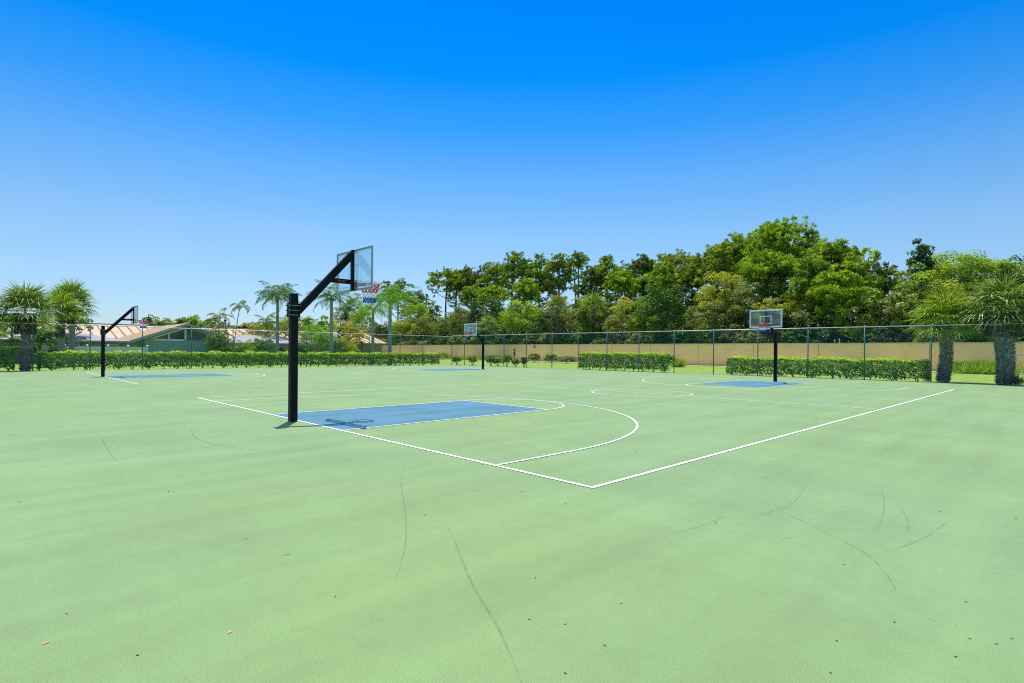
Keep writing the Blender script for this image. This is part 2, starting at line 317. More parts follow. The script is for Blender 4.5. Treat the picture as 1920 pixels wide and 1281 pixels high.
# court markings: L long, W wide; the two courts lie side by side
L, W, LW = 25.87, 15.24, 0.056
def strip(mbx, pts, w, z):
    pts = [Vector((p[0], p[1], 0)) for p in pts]; b = len(mbx.v)
    for i, p in enumerate(pts):
        a = pts[max(i-1, 0)]; c = pts[min(i+1, len(pts)-1)]; d = (c-a).normalized(); nn = Vector((-d.y, d.x, 0))
        ww = w[i] if hasattr(w, '__len__') else w
        mbx.v += [tuple(p+nn*ww/2+Vector((0, 0, z))), tuple(p-nn*ww/2+Vector((0, 0, z)))]
    for i in range(len(pts)-1):
        mbx.f.append((b+2*i+1, b+2*i+3, b+2*i+2, b+2*i)); mbx.m.append(0)
def arc(cx, cy, r, a0, a1, n=64):
    return [(cx+r*math.cos(a0+(a1-a0)*i/n), cy+r*math.sin(a0+(a1-a0)*i/n)) for i in range(n+1)]
for X0 in (0.0, -24.01):
    KH, FT, TP, h = 1.71, 5.80, 1.604, W/2
    xc = X0-h
    for yb, s in ((0, 1), (L, -1)):
        mb = MB(); ys = sorted((yb, yb+s*FT))
        mb.add([(xc-KH, ys[0], 0.0035), (xc+KH, ys[0], 0.0035), (xc+KH, ys[1], 0.0035), (xc-KH, ys[1], 0.0035)], [(0, 1, 2, 3)])
        mb.build('key_paint', M['key'], court)
    z = 0.0065
    def line(pts, dz=0.0, w=LW, nm='painted_line'):
        m_ = MB(); strip(m_, pts, w, z+dz); m_.build(nm, M['line'], court)
    line([(X0, -LW/2), (X0, L+LW/2)], 0.0, nm='sideline'); line([(X0-W, -LW/2), (X0-W, L+LW/2)], 0.0, nm='sideline')
    for yb, s in ((0, 1), (L, -1)):
        line([(X0-LW/2-.001, yb), (X0-W+LW/2+.001, yb)], 0.0003, nm='baseline')
        for k in (-1, 1):
            m_ = MB(); strip(m_, [(xc+k*KH, yb+s*LW*.5), (xc+k*KH, yb+s*(FT+LW/2))], 0.045, z+.0006); m_.build('lane_line', M['line'], court)
        line([(xc-KH+.026, yb+s*FT), (xc+KH-.026, yb+s*FT)], 0.0009, 0.05, nm='free_throw_line')
        line(arc(xc, yb+s*FT, KH+0.02, 0, s*math.pi, 48), 0.0012, 0.042, nm='free_throw_arc')
        r3 = h-TP
        pts = [(X0-TP, yb+s*LW*.5)]+arc(xc, yb+s*1.6, r3, 0, s*math.pi, 96)+[(X0-W+TP, yb+s*LW*.5)]
        line(pts, 0.0015, 0.046, nm='three_point_line')
    line([(X0-LW*.5, L/2), (X0-W+LW*.5, L/2)], 0.0018, 0.046, nm='half_court_line')
    m_ = MB(); strip(m_, arc(xc, L/2, 1.83, 0, 2*math.pi, 96), 0.046, z+.0021); m_.build('centre_circle', M['line'], court)
# tyre and shoe scuffs, drawn as tapering worn strips
SCUFFS = [([(762, 862), (752, 900), (760, 960), (761, 1010), (754, 1050), (740, 1092)], .022),
          ([(838, 984), (850, 1008), (870, 1060), (893, 1110), (930, 1170), (957, 1230), (982, 1290)], .026),
          ([(1427, 940), (1480, 966), (1560, 1004), (1625, 1040), (1662, 1078), (1682, 1112)], .028),
          ([(358, 803), (368, 822), (410, 835), (480, 844), (545, 848)], .06),
          ([(190, 820), (204, 846), (218, 866)], .04), ([(1653, 918), (1658, 952), (1646, 998)], .018),
          ([(1782, 973), (1742, 1004), (1692, 1026), (1655, 1036)], .022), ([(1683, 943), (1701, 975), (1702, 1002)], .018),
          ([(1262, 999), (1310, 988), (1376, 963)], .03), ([(1516, 903), (1490, 940), (1455, 957), (1395, 975)], .022),
          ([(1513, 775), (1532, 784), (1520, 792)], .05), ([(1440, 1025), (1475, 1010), (1520, 1002)], .02),
          ([(640, 905), (560, 915), (500, 930)], .03)]
for pts, w in SCUFFS:
    P = [ground(*p)[:2] for p in pts]
    Q = []
    for i in range(len(P)-1):
        p0, p1, p2, p3 = P[max(i-1, 0)], P[i], P[i+1], P[min(i+2, len(P)-1)]
        for k in range(6):
            t = k/6; Q.append(0.5*((2*p1)+(-p0+p2)*t+(2*p0-5*p1+4*p2-p3)*t*t+(-p0+3*p1-3*p2+p3)*t**3))
    Q.append(P[-1]); nq = len(Q)
    m_ = MB(); strip(m_, Q, [w*0.7*(0.25+0.75*math.sin(math.pi*min(1, max(0, i/(nq-1)))))*1.0 for i in range(nq)], 0.0018); m_.build('scuff_mark', M['scuff'], court)

# ------------------------------------------------------------------ basketball hoops
def make_hoop():
    """post at the origin, board towards +y; the rim's middle is 1.80 m out"""
    t = empty('basketball_hoop', (0, 0, 0))
    MB().box((0, 0, 1.355), (0.152, 0.152, 2.71)).build('post', M['black'], t, bevel=0.012)
    cl = MB()
    cl.box((0, 0.093, 2.35), (0.19, 0.024, 0.30)); MB().box((0, -0.093, 2.35), (0.19, 0.024, 0.30)).build('clamp_plate', M['black'], t, bevel=0.004)
    cl = cl.build('clamp_plate', M['black'], t, bevel=0.004)
    for zz in (2.25, 2.35, 2.45):
        for xx in (-0.085, 0.085):
            MB().tube([(xx, -0.135, zz), (xx, -0.1221, zz), (xx, -0.122, zz), (xx, -0.105, zz), (xx, -0.1049, zz), (xx, 0.115, zz)], [.008, .008, .016, .016, .008, .008], 8).build('bolt', M['bolt'], cl)
    YB = 1.40                                                    # board plane
    MB().beam((0, 0.085, 2.33), (0, YB-0.08, 3.69), 0.10, 0.15).build('arm', M['black'], t, bevel=0.008)
    br = MB().beam((0, 0.78, 3.075), (0, YB-0.075, 3.075), 0.09, 0.10).build('brace', M['black'], t, bevel=0.006)
    rr = random.Random(3)
    for side in (-1, 1):
        d = MB()
        for k in range(6):
            d.box((side*0.047, 0.98+k*0.033, 3.075+(0.006 if k % 2 else -0.006)), (0.002, 0.016, 0.042 if k % 3 else 0.03))
        d.build('brace_lettering', M['net_red'], br)
    MB().box((0, YB-0.047, 3.345), (0.10, 0.055, 0.93)).build('board_mast', M['black'], t, bevel=0.006)
    bd = MB().box((0, YB, 3.345), (1.60, 0.012, 0.88)).build('backboard', M['glass'], t)
    f = MB(); w, hh, fw = 0.83, 0.47, 0.042
    for s in (-1, 1):
        f.box((s*(w-fw/2), YB-0.0125, 3.345), (fw, 0.012, 2*hh)); f.box((0, YB-0.0125, 3.345+s*(hh-fw/2)), (2*w-2*fw, 0.012, fw))
    f.build('frame', M['frame'], bd)
    f = MB(); fw = 0.075
    for s in (-1, 1):
        f.box((s*(w-fw/2), YB+0.009, 3.345), (fw, 0.004, 2*hh)); f.box((0, YB+0.009, 3.345+s*(hh-fw/2)), (2*w-2*fw, 0.004, fw))
    f.build('border', M['board_white'], bd)
    f = MB(); z0, z1, w2, fw = 3.07, 3.49, 0.30, 0.04
    for s in (-1, 1): f.box((s*(w2-fw/2), YB+0.009, (z0+z1)/2), (fw, 0.004, z1-z0))
    f.box((0, YB+0.009, z1-fw/2), (2*w2-2*fw, 0.004, fw)); f.box((0, YB+0.009, z0+fw/2), (2*w2-2*fw, 0.004, fw))
    f.build('target_square', M['board_white'], bd)
    rz, ry, rr_ = 3.06, YB+0.17+0.229, 0.229
    rim = MB(); rim.tube([(rr_*math.cos(a), ry+rr_*math.sin(a), rz) for a in np.linspace(0, 2*math.pi, 41)], 0.010, 8, cap=False)
    rim = rim.build('rim', M['red'], t, smooth=True)
    b = MB(); b.box((0, YB+0.022, rz-0.02), (0.17, 0.016, 0.17)); b.box((0, YB+0.10, rz-0.012), (0.13, 0.15, 0.014))
    for s in (-1, 1): b.beam((s*0.05, YB+0.03, rz-0.10), (s*0.12, ry-0.18, rz-0.006), 0.012, 0.02)
    b.build('rim_bracket', M['red'], rim)
    nmb = MB(); zs = [rz-0.012, rz-0.075, rz-0.14, rz-0.20, rz-0.26, rz-0.315, rz-0.37, rz-0.425]
    rs = [0.222, 0.205, 0.182, 0.162, 0.148, 0.142, 0.140, 0.143]; mi = [0, 0, 0, 1, 1, 2, 2]; NN = 12
    def node(k, a): t_ = 2*math.pi*a/NN; return (rs[k]*math.cos(t_), ry+rs[k]*math.sin(t_), zs[k])
    for k in range(7):
        for a in range(NN):
            off = 0.5*(k % 2)
            for s in (-0.5, 0.5):
                p, q = node(k, a+off), node(k+1, a+off+s)
                nmb.tube([p, q], 0.0105 if mi[k] < 2 else 0.013, 4, mi[k], cap=False)
    nmb.build('net', [M['net_red'], M['net_white'], M['net_blue']], rim)
    return t
hoop0 = make_hoop()
HOOPS = [(-7.83, -0.12, 0, 'black square post basketball hoop nearest the camera, its board seen from behind'),
         (-32.25, -0.10, 0, 'small black basketball hoop at far left in front of the green gabled house'),
         (-31.50, 25.99, math.pi, 'farthest basketball hoop, clear board facing camera before the cream wall'),
         (-7.60, 26.02, math.pi, 'basketball hoop at right before the clipped hedge, white framed glass board facing camera')]
for i, (x, y, rz, lab) in enumerate(HOOPS):
    o = hoop0 if i == 0 else copy_tree(hoop0)
    o.location = (x, y, 0); o.rotation_euler = (0, 0, rz); tag(o, lab, 'basketball hoop', 'basketball hoops on the green courts')

# ------------------------------------------------------------------ chain link fences
def chain_mesh(p0, p1, z0, z1, pitch=0.072, r=0.0012):
    p0, p1 = np.array(p0, float), np.array(p1, float); LN = np.linalg.norm(p1-p0); e = (p1-p0)/LN; nrm = np.array([-e[1], e[0]])
    H = z1-z0; segs = 6; out = []
    for fam in (1, -1):
        s0 = np.arange(-H, LN+H, pitch)
        for k in range(segs):
            ta, tb = k/segs, (k+1)/segs
            sa = s0+fam*H*ta*1.0; sb = s0+fam*H*tb*1.0
            ok = (np.minimum(sa, sb) >= 0) & (np.maximum(sa, sb) <= LN)
            sa_, sb_ = sa[ok], sb[ok]
            za, zb = z0+H*ta, z0+H*tb
            A = np.c_[p0[0]+e[0]*sa_, p0[1]+e[1]*sa_, np.full(len(sa_), za)]; B = np.c_[p0[0]+e[0]*sb_, p0[1]+e[1]*sb_, np.full(len(sb_), zb)]
            off = fam*r*0.9
            A[:, :2] += nrm*off; B[:, :2] += nrm*off
            d = (B[0]-A[0]); d /= np.linalg.norm(d); n3 = np.array([nrm[0], nrm[1], 0]); c = np.cross(d, n3)
            ofs = [r*(math.cos(a)*n3+math.sin(a)*c) for a in (0, 2*math.pi/3, 4*math.pi/3)]
            for q in range(3):
                a_, b_ = ofs[q], ofs[(q+1) % 3]
                out.append(np.stack([A+a_, B+a_, B+b_, A+b_], 1))
    return np.concatenate(out)
FH = 3.08
def fence(p0, p1, posts, braces, label, H=FH):
    t = empty('chain_link_fence', (p0[0], p0[1], 0)); o = (p0[0], p0[1]); q = (p1[0]-p0[0], p1[1]-p0[1])
    MB().tube([(0, 0, H), (q[0], q[1], H+0)], 0.024, 8).build('top_rail', M['rail'], t, smooth=True)
    MB().tube([(0, 0, 0.05), (q[0], q[1], 0.05)], 0.006, 5).build('bottom_wire', M['rail'], t)
    quads_obj('wire_mesh', chain_mesh((0, 0), q, 0.03, H), M['wire'], t)
    for (x, y, rad) in posts:
        pm = MB().tube([(x-o[0], y-o[1], -0.05), (x-o[0], y-o[1], H+0.01)], rad, 10).build('post', M['post'], t, smooth=True)
        MB().tube([(x-o[0], y-o[1], H+0.012), (x-o[0], y-o[1], H+0.06), (x-o[0], y-o[1], H+0.075)], [rad+.012, rad+.008, 0.012], 10).build('cap', M['rail'], pm)
    for a, b_, z0, z1 in braces:
        MB().tube([(a[0]-o[0], a[1]-o[1], z0), (b_[0]-o[0], b_[1]-o[1], z1)], 0.018 if z0 == z1 else 0.008, 6).build('brace_rail', M['rail'], t)
    return tag(t, label, 'fence')
lp = [61.5, 169, 267, 359, 437, 504.5, 574.5, 638, 693, 750, 793]
LP = [at_x(u, FL)[:2] for u in lp]
LPOST = [(x, y, 0.034) for x, y in LP]+[(FL, LP[0][1]-3.05, 0.034), (FL, LP[0][1]-6.1, 0.034)]
y_c = fr_y(FL)
LPOST.append((FL, y_c, 0.045))
fence((FL, -12), (FL, y_c), LPOST, [((FL, LP[10][1]), (FL, y_c), 1.5, 1.5), ((FL, LP[10][1]), (FL, y_c), 1.5, 0.1), ((FL, LP[0][1]-3.05), LP[0], 1.55, 1.55)],
      'long green chain link fence on the left in front of the palms and long hedge')
rp = [871, 945, 987, 1035, 1084, 1138, 1198, 1264, 1338, 1421, 1515, 1621, 1746, 1884]
def at_fr(u):
    d = ray(u); # y = 32.35+(x+43.9)*.02
    t = (32.35+(CAM[0]+43.9)*.02-CAM[1])/(d[1]-.02*d[0]); p = CAM+t*d; return (p[0], p[1])
RP = [at_fr(u) for u in rp]
last = RP[-1]
RPOST = [(x, y, 0.034) for x, y in RP[:-1]]+[(last[0], last[1], 0.045), (last[0]+3.05, fr_y(last[0]+3.05), 0.034), (last[0]+6.1, fr_y(last[0]+6.1), 0.034)]
fence((FL+0.06, fr_y(FL)), (14, fr_y(14)), RPOST, [((FL+.1, fr_y(FL)), RP[0], 1.5, 1.5), (last, (last[0]+3.05, fr_y(last[0]+3.05)), 1.55, 1.55), (last, (last[0]+3.05, fr_y(last[0]+3.05)), 1.5, 0.1)],
      'green chain link fence on the right between the courts and the cream wall', H=3.16)

# ------------------------------------------------------------------ cream perimeter wall
WY, WH = 60.0, 2.70
wl = empty('perimeter_wall', (0, WY+0.1, 0))
joints = [1743, 1535, 1413, 1309, 1219, 1148, 1086, 1031, 986, 948, 900, 876, 855, 790, 776, 741, 708]
jx = sorted([at_y(u, WY)[0] for u in joints if u not in (948,)]+[-132, 6.4, 14.0, 22, 40])
for a, b in zip(jx[:-1], jx[1:]):
    MB().box(((a+b)/2, 0, (WH-0.1)/2), (b-a-0.06, 0.20, WH-0.1)).build('panel', M['wall'], wl)
for x in jx[1:-1]: MB().box((x, 0.02, (WH-0.1)/2), (0.06, 0.20, WH-0.1)).build('joint', M['joint'], wl)
MB().box(((jx[0]+jx[-1])/2, 0, WH-0.05), (jx[-1]-jx[0], 0.30, 0.10)).build('coping', M['coping'], wl, bevel=0.01)
tag(wl, 'long cream stucco wall with vertical joints behind the right fence', 'wall')
# a service cabinet on a post and a small wall lamp
x, y, t = at_y(964.5, 58.6)
ub = empty('utility_box', (x, y, -0.03))
MB().box((0, 0, 1.45), (0.32, 0.2, 1.05)).build('cabinet', M['box'], ub, bevel=0.02)
MB().box((0, 0, 0.46), (0.14, 0.1, 0.92)).build('stand', M['box'], ub, bevel=0.01)
MB().box((0, -0.103, 1.6), (0.2, 0.01, 0.3)).build('cover', M['rail'], ub)
tag(ub, 'narrow dark utility box on a stand before the cream wall', 'utility box')
x, y, t = at_y(1002.5, 59.9)
wlm = empty('wall_lamp', (x, 59.98, hz(1002, 651, t)))
MB().box((0, -0.04, 0), (0.16, 0.08, 0.34)).build('backplate', M['box'], wlm, bevel=0.01)
MB().tube([(0, -0.10, 0.12), (0.02, -0.26, 0.2), (0.05, -0.34, 0.02)], [0.05, 0.08, 0.12], 8).build('lamp_head', M['box'], wlm)
tag(wlm, 'small black lamp fixed high on the cream wall', 'wall lamp')

# ------------------------------------------------------------------ foliage generators
def unit(v): return v/np.maximum(np.linalg.norm(v, axis=-1, keepdims=True), 1e-9)
def kites(Cn, T, N, Ln, Wd):
    """leaf quads: centre, long axis, normal, length, width"""
    T = unit(T); B = unit(np.cross(N, T)); Ln = np.broadcast_to(np.asarray(Ln, float).reshape(-1, 1), (len(Cn), 1)); Wd = np.broadcast_to(np.asarray(Wd, float).reshape(-1, 1), (len(Cn), 1))
    return np.stack([Cn-T*Ln/2, Cn+B*Wd/2+T*Ln*.05, Cn+T*Ln/2, Cn-B*Wd/2+T*Ln*.05], 1)
def rdir(rng, n): return unit(rng.normal(size=(n, 3)))
def blob_leaves(rng, cs, rs, per, ln, wd, up=0.5):
    nb = len(cs); idx = np.repeat(np.arange(nb), per); n = len(idx)
    d = rdir(rng, n); d[:, 2] = np.where(rng.random(n) < .75, np.abs(d[:, 2]), d[:, 2]); d = unit(d)
    rad = rs[idx]*(0.55+0.5*rng.random(n)**0.6); p = cs[idx]+d*rad[:, None]*np.array([1, 1, .8])
    N = unit(d*0.8+np.array([0, 0, up])+0.75*rdir(rng, n)); T = np.cross(N, rdir(rng, n))
    s = 0.7+0.6*rng.random(n)
    return kites(p, T, N, ln*s, wd*s)
def branches(mb_, rng, base, top, rad, nlimb, crown_c, crown_r, lo=0.45):
    base = np.array(base); top = np.array(top); k = 6
    bend = rng.normal(size=2)*0.035*np.linalg.norm(top-base)
    pts = [base+(top-base)*i/k+np.array([bend[0], bend[1], 0])*math.sin(math.pi*i/k) for i in range(k+1)]
    mb_.tube(pts, [rad*(1.25 if i == 0 else 1-0.78*i/k) for i in range(k+1)], 8)
    ends = []
    for j in range(nlimb):
        f = lo+(0.98-lo)*(j+rng.random())/nlimb; seg = f*k; i = min(int(seg), k-1); p = pts[i]+(pts[i+1]-pts[i])*(seg-i)
        a = j*2.4+rng.random()*0.9; el = 0.1+0.9*f*rng.random()+0.2*f
        d = np.array([math.cos(a)*math.cos(el), math.sin(a)*math.cos(el), math.sin(el)])
        # march to the crown surface
        q = (p-crown_c)/crown_r; dd = d/crown_r; A = dd@dd; B = q@dd; Cc = q@q-1; disc = max(B*B-A*Cc, 0)
        t = max((-B+math.sqrt(disc))/A, 0.6)*(0.72+0.25*rng.random())
        e = p+d*t; mid = p+d*t*.5-np.array([0, 0, 0.08*t])
        r0_ = rad*(1-0.78*f)*0.55+0.02
        mb_.tube([p, mid, e], [r0_, r0_*.6, 0.02], 5); ends.append((p, mid, e, t))
    return ends
def tree_pine(name, x, y, h, cw, ch, mt, label, seed, group=None, nl=None, dens=1.0, zb=0.0, blade=1.0):
    rng = np.random.default_rng(seed); t = empty(name, (x, y, -0.05))
    cc = np.array([0, 0, h-ch/2]); cr = np.array([cw/2, cw/2, ch/2])
    mb_ = MB(); nl = nl or int(12+cw*1.2)
    ends = branches(mb_, rng, (0, 0, 0), (rng.normal()*.3, rng.normal()*.3, h-0.5), 0.10+0.012*h, nl, cc, cr, lo=max(0.2, (h-ch)/h))
    mb_.build('trunk', M['bark'], t)
    cs = []
    for (p, mid, e, tl) in ends:
        k = int((4+tl*2.2)*dens)
        for _ in range(k):
            f = 0.45+0.6*rng.random(); q = p+(e-p)*f
            cs.append(q+rng.normal(size=3)*np.array([.22, .22, .14])*(0.8+tl*.55))
    k = int((5+cw*ch*0.34)*dens)                                  # domed lobes of puffs over the crown
    d = rdir(rng, k); d[:, 2] = np.abs(d[:, 2])*1.0-0.35*rng.random(k); d = unit(d)
    lump = 0.86+0.16*np.sin(d[:, 0]*5+seed)*np.cos(d[:, 1]*4+seed*2)
    for lc in cc+d*cr*lump[:, None]*(0.60+0.38*rng.random(k)**.7)[:, None]:
        lr = (0.75+0.75*rng.random())*min(1.0, .35+cw*.1); m = int(6+6.5*lr)
        q = rdir(rng, m); q[:, 2] = np.abs(q[:, 2])*.75-.12
        cs += list(lc+q*lr*np.array([1.3, 1.3, .95]))
    cs = np.array(cs); nb = len(cs); per = 30
    rs = (0.30+0.24*rng.random(nb))*(1.0 if cw > 4 else .8)*blade
    idx = np.repeat(np.arange(nb), per); n = len(idx)
    d = rdir(rng, n); d[:, 2] = d[:, 2]*0.8+0.35; d = unit(d)
    ln = rs[idx]*(0.85+0.35*rng.random(n)); p = cs[idx]+d*ln[:, None]*0.55
    V = kites(p, d, rdir(rng, n), ln, 0.115*blade)
    quads_obj('crown', V, M[mt], t, tone=rng.random(nb)[idx])
    return tag(t, label, 'tree', group)
def tree_broad(name, x, y, h, cw, mt, label, seed, group=None, ch=None, leaf=0.23, dens=1.0, lobes=None, cat='tree', pointy=0.0, zlow=None, hollow=0.0):
    rng = np.random.default_rng(seed); t = empty(name, (x, y, -0.05)); ch = ch or h*0.88
    cc = np.array([0, 0, h-ch/2]); cr = np.array([cw/2, cw/2, ch/2])
    mb_ = MB(); ends = branches(mb_, rng, (0, 0, 0), (rng.normal()*.2, rng.normal()*.2, h*.8), 0.06+0.012*h, 9, cc, cr*.9, lo=.25)
    mb_.build('trunk', M['bark'], t)
    area = cw*ch; k = int((10+area*0.85)*dens)
    d = rdir(rng, k); d[:, 2] = np.where(rng.random(k) < .25, -np.abs(d[:, 2]), np.abs(d[:, 2])); 
    ph = rng.random(3)*6
    lump = 0.88+0.17*np.sin(d[:, 0]*4+ph[0])*np.cos(d[:, 1]*4+ph[1])+0.07*np.sin(d[:, 2]*7+ph[2])
    f = (0.55+0.43*rng.random(k)**.6)*lump
    cs = d*f[:, None]
    if pointy: cs[:, :2] *= (1-pointy*np.clip((cs[:, 2:]+0.2)/1.2, 0, 1))
    cs = cc+cs*cr; br = min(1.0, 0.28+0.085*cw)
    rs = br*(0.65+0.6*rng.random(k))
    per = int(max(40, 105*(0.26/leaf)**1.2*br))
    V = blob_leaves(rng, cs, rs, per, leaf, leaf*.62); tn = np.clip(np.repeat(rng.random(k), per)*.8+.2*rng.random(k*per), 0, 1)
    if 60.3 < y < 76:
        kp = ~((V[:, 0, 1]+y < 60.5) & (V[:, 0, 2] < 3.4)); V = V[kp]; tn = tn[kp]
    quads_obj('crown', V, M[mt], t, tone=tn)
    return tag(t, label, cat, group)
def bush(name, x, y, h, w, mt, label, seed, leaf=0.12, per=60, group=None, spiky=False, cat='shrub', z=-0.05):
    rng = np.random.default_rng(seed); t = empty(name, (x, y, z)); mb_ = MB()
    for k in range(5):
        a = k*1.26; mb_.tube([(0.04*math.cos(a), 0.04*math.sin(a), 0), (w*.22*math.cos(a), w*.22*math.sin(a), h*.55)], [0.02, 0.01], 5)
    mb_.build('stem', M['bark'], t)
    if spiky:
        n = int(per*12*w); a = rng.random(n)*2*math.pi; el = 0.5+rng.random(n)*1.0; b0 = np.c_[rng.normal(size=n)*w*.22, rng.normal(size=n)*w*.22, np.zeros(n)]
        d = np.c_[np.cos(a)*np.cos(el), np.sin(a)*np.cos(el), np.sin(el)]; ln = h*(0.55+.5*rng.random(n))
        V1 = kites(b0+d*ln[:, None]*.5, d, rdir(rng, n), ln, 0.035)
        quads_obj('leaves', V1, M[mt], t)
    else:
        k = int(14+w*h*16); d = rdir(rng, k); d[:, 2] = np.abs(d[:, 2])*1.3-.45
        cs = np.array([0, 0, h*.52])+unit(d)*np.array([w/2, w/2, h*.45])*(0.5+.45*rng.random(k))[:, None]
        V = blob_leaves(rng, cs, np.full(k, 0.18+0.04*w), per, leaf, leaf*.6)
        if 60.3 < y < 76: V = V[~((V[:, 0, 1]+y < 60.5) & (V[:, 0, 2] < 3.4))]
        quads_obj('leaves', V, M[mt], t)
    return tag(t, label, cat, group)
def hedge(p0, p1, w, h, label, seed, round_=0.0, lift=0.11, stems=0.9):
    rng = np.random.default_rng(seed); p0, p1 = np.array(p0, float), np.array(p1, float); LN = np.linalg.norm(p1-p0); e = (p1-p0)/LN; nn = np.array([-e[1], e[0]])
    t = empty('hedge', (p0[0], p0[1], -0.05))
    def place(s, a, z): return np.c_[e[0]*s+nn[0]*a, e[1]*s+nn[1]*a, z]
    def bump(s, k): return 0.06*np.sin(s*2.1+seed+k)+0.05*np.sin(s*4.7+1.3*seed+k)+0.03*np.sin(s*9.1+k)
    Vs = []
    def leaves(s, a, z, nrm, ln): 
        n = len(s); P = place(s, a, z); N = unit(nrm+0.7*rdir(rng, n)+np.array([0, 0, .25])); T = np.cross(N, rdir(rng, n)); q = .7+.6*rng.random(n)
        return kites(P, T, N, ln*q, ln*.6*q)
    n3 = np.array([nn[0], nn[1], 0]); dens = 210
    for sgn in (-1, 1):
        n = int(LN*h*dens); s = rng.random(n)*LN; z = lift+rng.random(n)*(h-lift)
        low = lift+0.16*np.abs(np.sin(s*math.pi/stems/2+seed))+0.05*rng.normal(size=n); keep = z > low; s, z = s[keep], z[keep]
        rr = np.clip((z-(h-round_))/max(round_, .01), 0, 1)**2*round_ if round_ else 0
        a = sgn*(w/2-rr-0.14*rng.random(len(s))**1.5+bump(s, sgn)+0.05*np.sin(z*9+s*3))
        Vs.append(leaves(s, a, z, n3*sgn, 0.115))
    n = int(LN*w*dens*.8); s = rng.random(n)*LN; a = (rng.random(n)-.5)*(w-round_*.9)
    Vs.append(leaves(s, a, h-0.12*rng.random(n)+bump(s, 5)*.6-0.02, np.array([0, 0, 1.]), 0.115))
    n = int(w*h*dens*2.2); s = np.where(rng.random(n) < .5, 0.12*rng.random(n), LN-0.12*rng.random(n)); z = lift+rng.random(n)*(h-lift)
    Vs.append(leaves(s, (rng.random(n)-.5)*w, z, np.array([e[0], e[1], 0]), 0.115))
    n = int(LN*w*h*90); s = rng.random(n)*LN; Vs.append(leaves(s, (rng.random(n)-.5)*w*.8, lift+.12+rng.random(n)*(h-lift-.2), np.array([0, 0, .3]), 0.17))
    VV = np.concatenate(Vs); c_ = VV.mean(1); ph = rng.random((6, 3))*np.array([9, 9, 14])+2; tn = sum(np.sin(c_@ph[i]+i) for i in range(6))/6
    quads_obj('foliage', VV, M['hedge'], t, tone=np.clip(.5+.9*tn+.25*(rng.random(len(VV))-.5), 0, 1))
    n = int(LN*w*150); s = rng.random(n)*LN; a = (rng.random(n)-.5)*(w-round_*.8)
    g_ = leaves(s, a, h+bump(s, 5)*.9+0.12*rng.random(n)**2-0.01+0.03*np.sin(s*17+seed), np.array([0, 0, .4]), 0.10)
    n = int(LN*110); s = rng.random(n)*LN; side = np.where(rng.random(n) < .5, -1, 1)
    g2 = leaves(s, side*(w/2-round_*.7+bump(s, side)), h-round_*.5-0.30*rng.random(n)**1.5, np.array([0, 0, .4]), 0.10)
    quads_obj('new_growth', np.concatenate([g_, g2]), M['newgrowth'], t)
    k = int(LN/stems)
    for i in range(k+1):
        mb_ = MB()
        s = min(max(i*stems+rng.normal()*.08, .1), LN-.1)
        for j in range(3):
            a = rng.normal()*.08; b = rng.normal()*.16; A = place(np.array([s+rng.normal()*.04]), np.array([a]), np.array([0.0]))[0]; B = place(np.array([s+b]), np.array([a*2]), np.array([lift+.35]))[0]
            mb_.tube([A, B], [0.028, 0.016], 5)
        mb_.build('stem', M['bark'], t)
    return tag(t, label, 'hedge')
def frond_pinnate(rng, org, az, el0, ln, droop, nle, lle, wid):
    ts = np.linspace(0, 1, nle); ang = el0-droop*ts**1.4; step = ln/(nle-1)
    hx = np.concatenate([[0], np.cumsum(np.cos(ang[:-1])*step)]); vz_ = np.concatenate([[0], np.cumsum(np.sin(ang[:-1])*step)])
    P = org+np.c_[hx*math.cos(az), hx*math.sin(az), vz_]; side = np.array([-math.sin(az), math.cos(az), 0])
    tan = np.c_[np.cos(ang)*math.cos(az), np.cos(ang)*math.sin(az), np.sin(ang)]
    keep = ts > 0.16; Vs = []
    for sg in (-1, 1):
        k = keep.sum(); d = unit(tan[keep]*0.55+sg*side*(0.75+.2*rng.random((k, 1)))+np.array([0, 0, -1])*(0.35+0.7*rng.random((k, 1)))+.15*rng.normal(size=(k, 3)))
        l = lle*np.sin(np.clip(ts[keep]*1.02, 0, 1)**.75*math.pi*.93+.1)*(0.8+.4*rng.random(k))+.08
        Vs.append(kites(P[keep]+d*l[:, None]*.5, d, tan[keep]+.3*rng.normal(size=(k, 3)), l, wid))
    A, B = P[:-1], P[1:]; w_ = np.array([0, 0, .014])
    Vs.append(np.stack([A-w_, B-w_, B+w_, A+w_], 1)); sw = side*.012
    Vs.append(np.stack([A-sw, B-sw, B+sw, A+sw], 1))
    return np.concatenate(Vs)
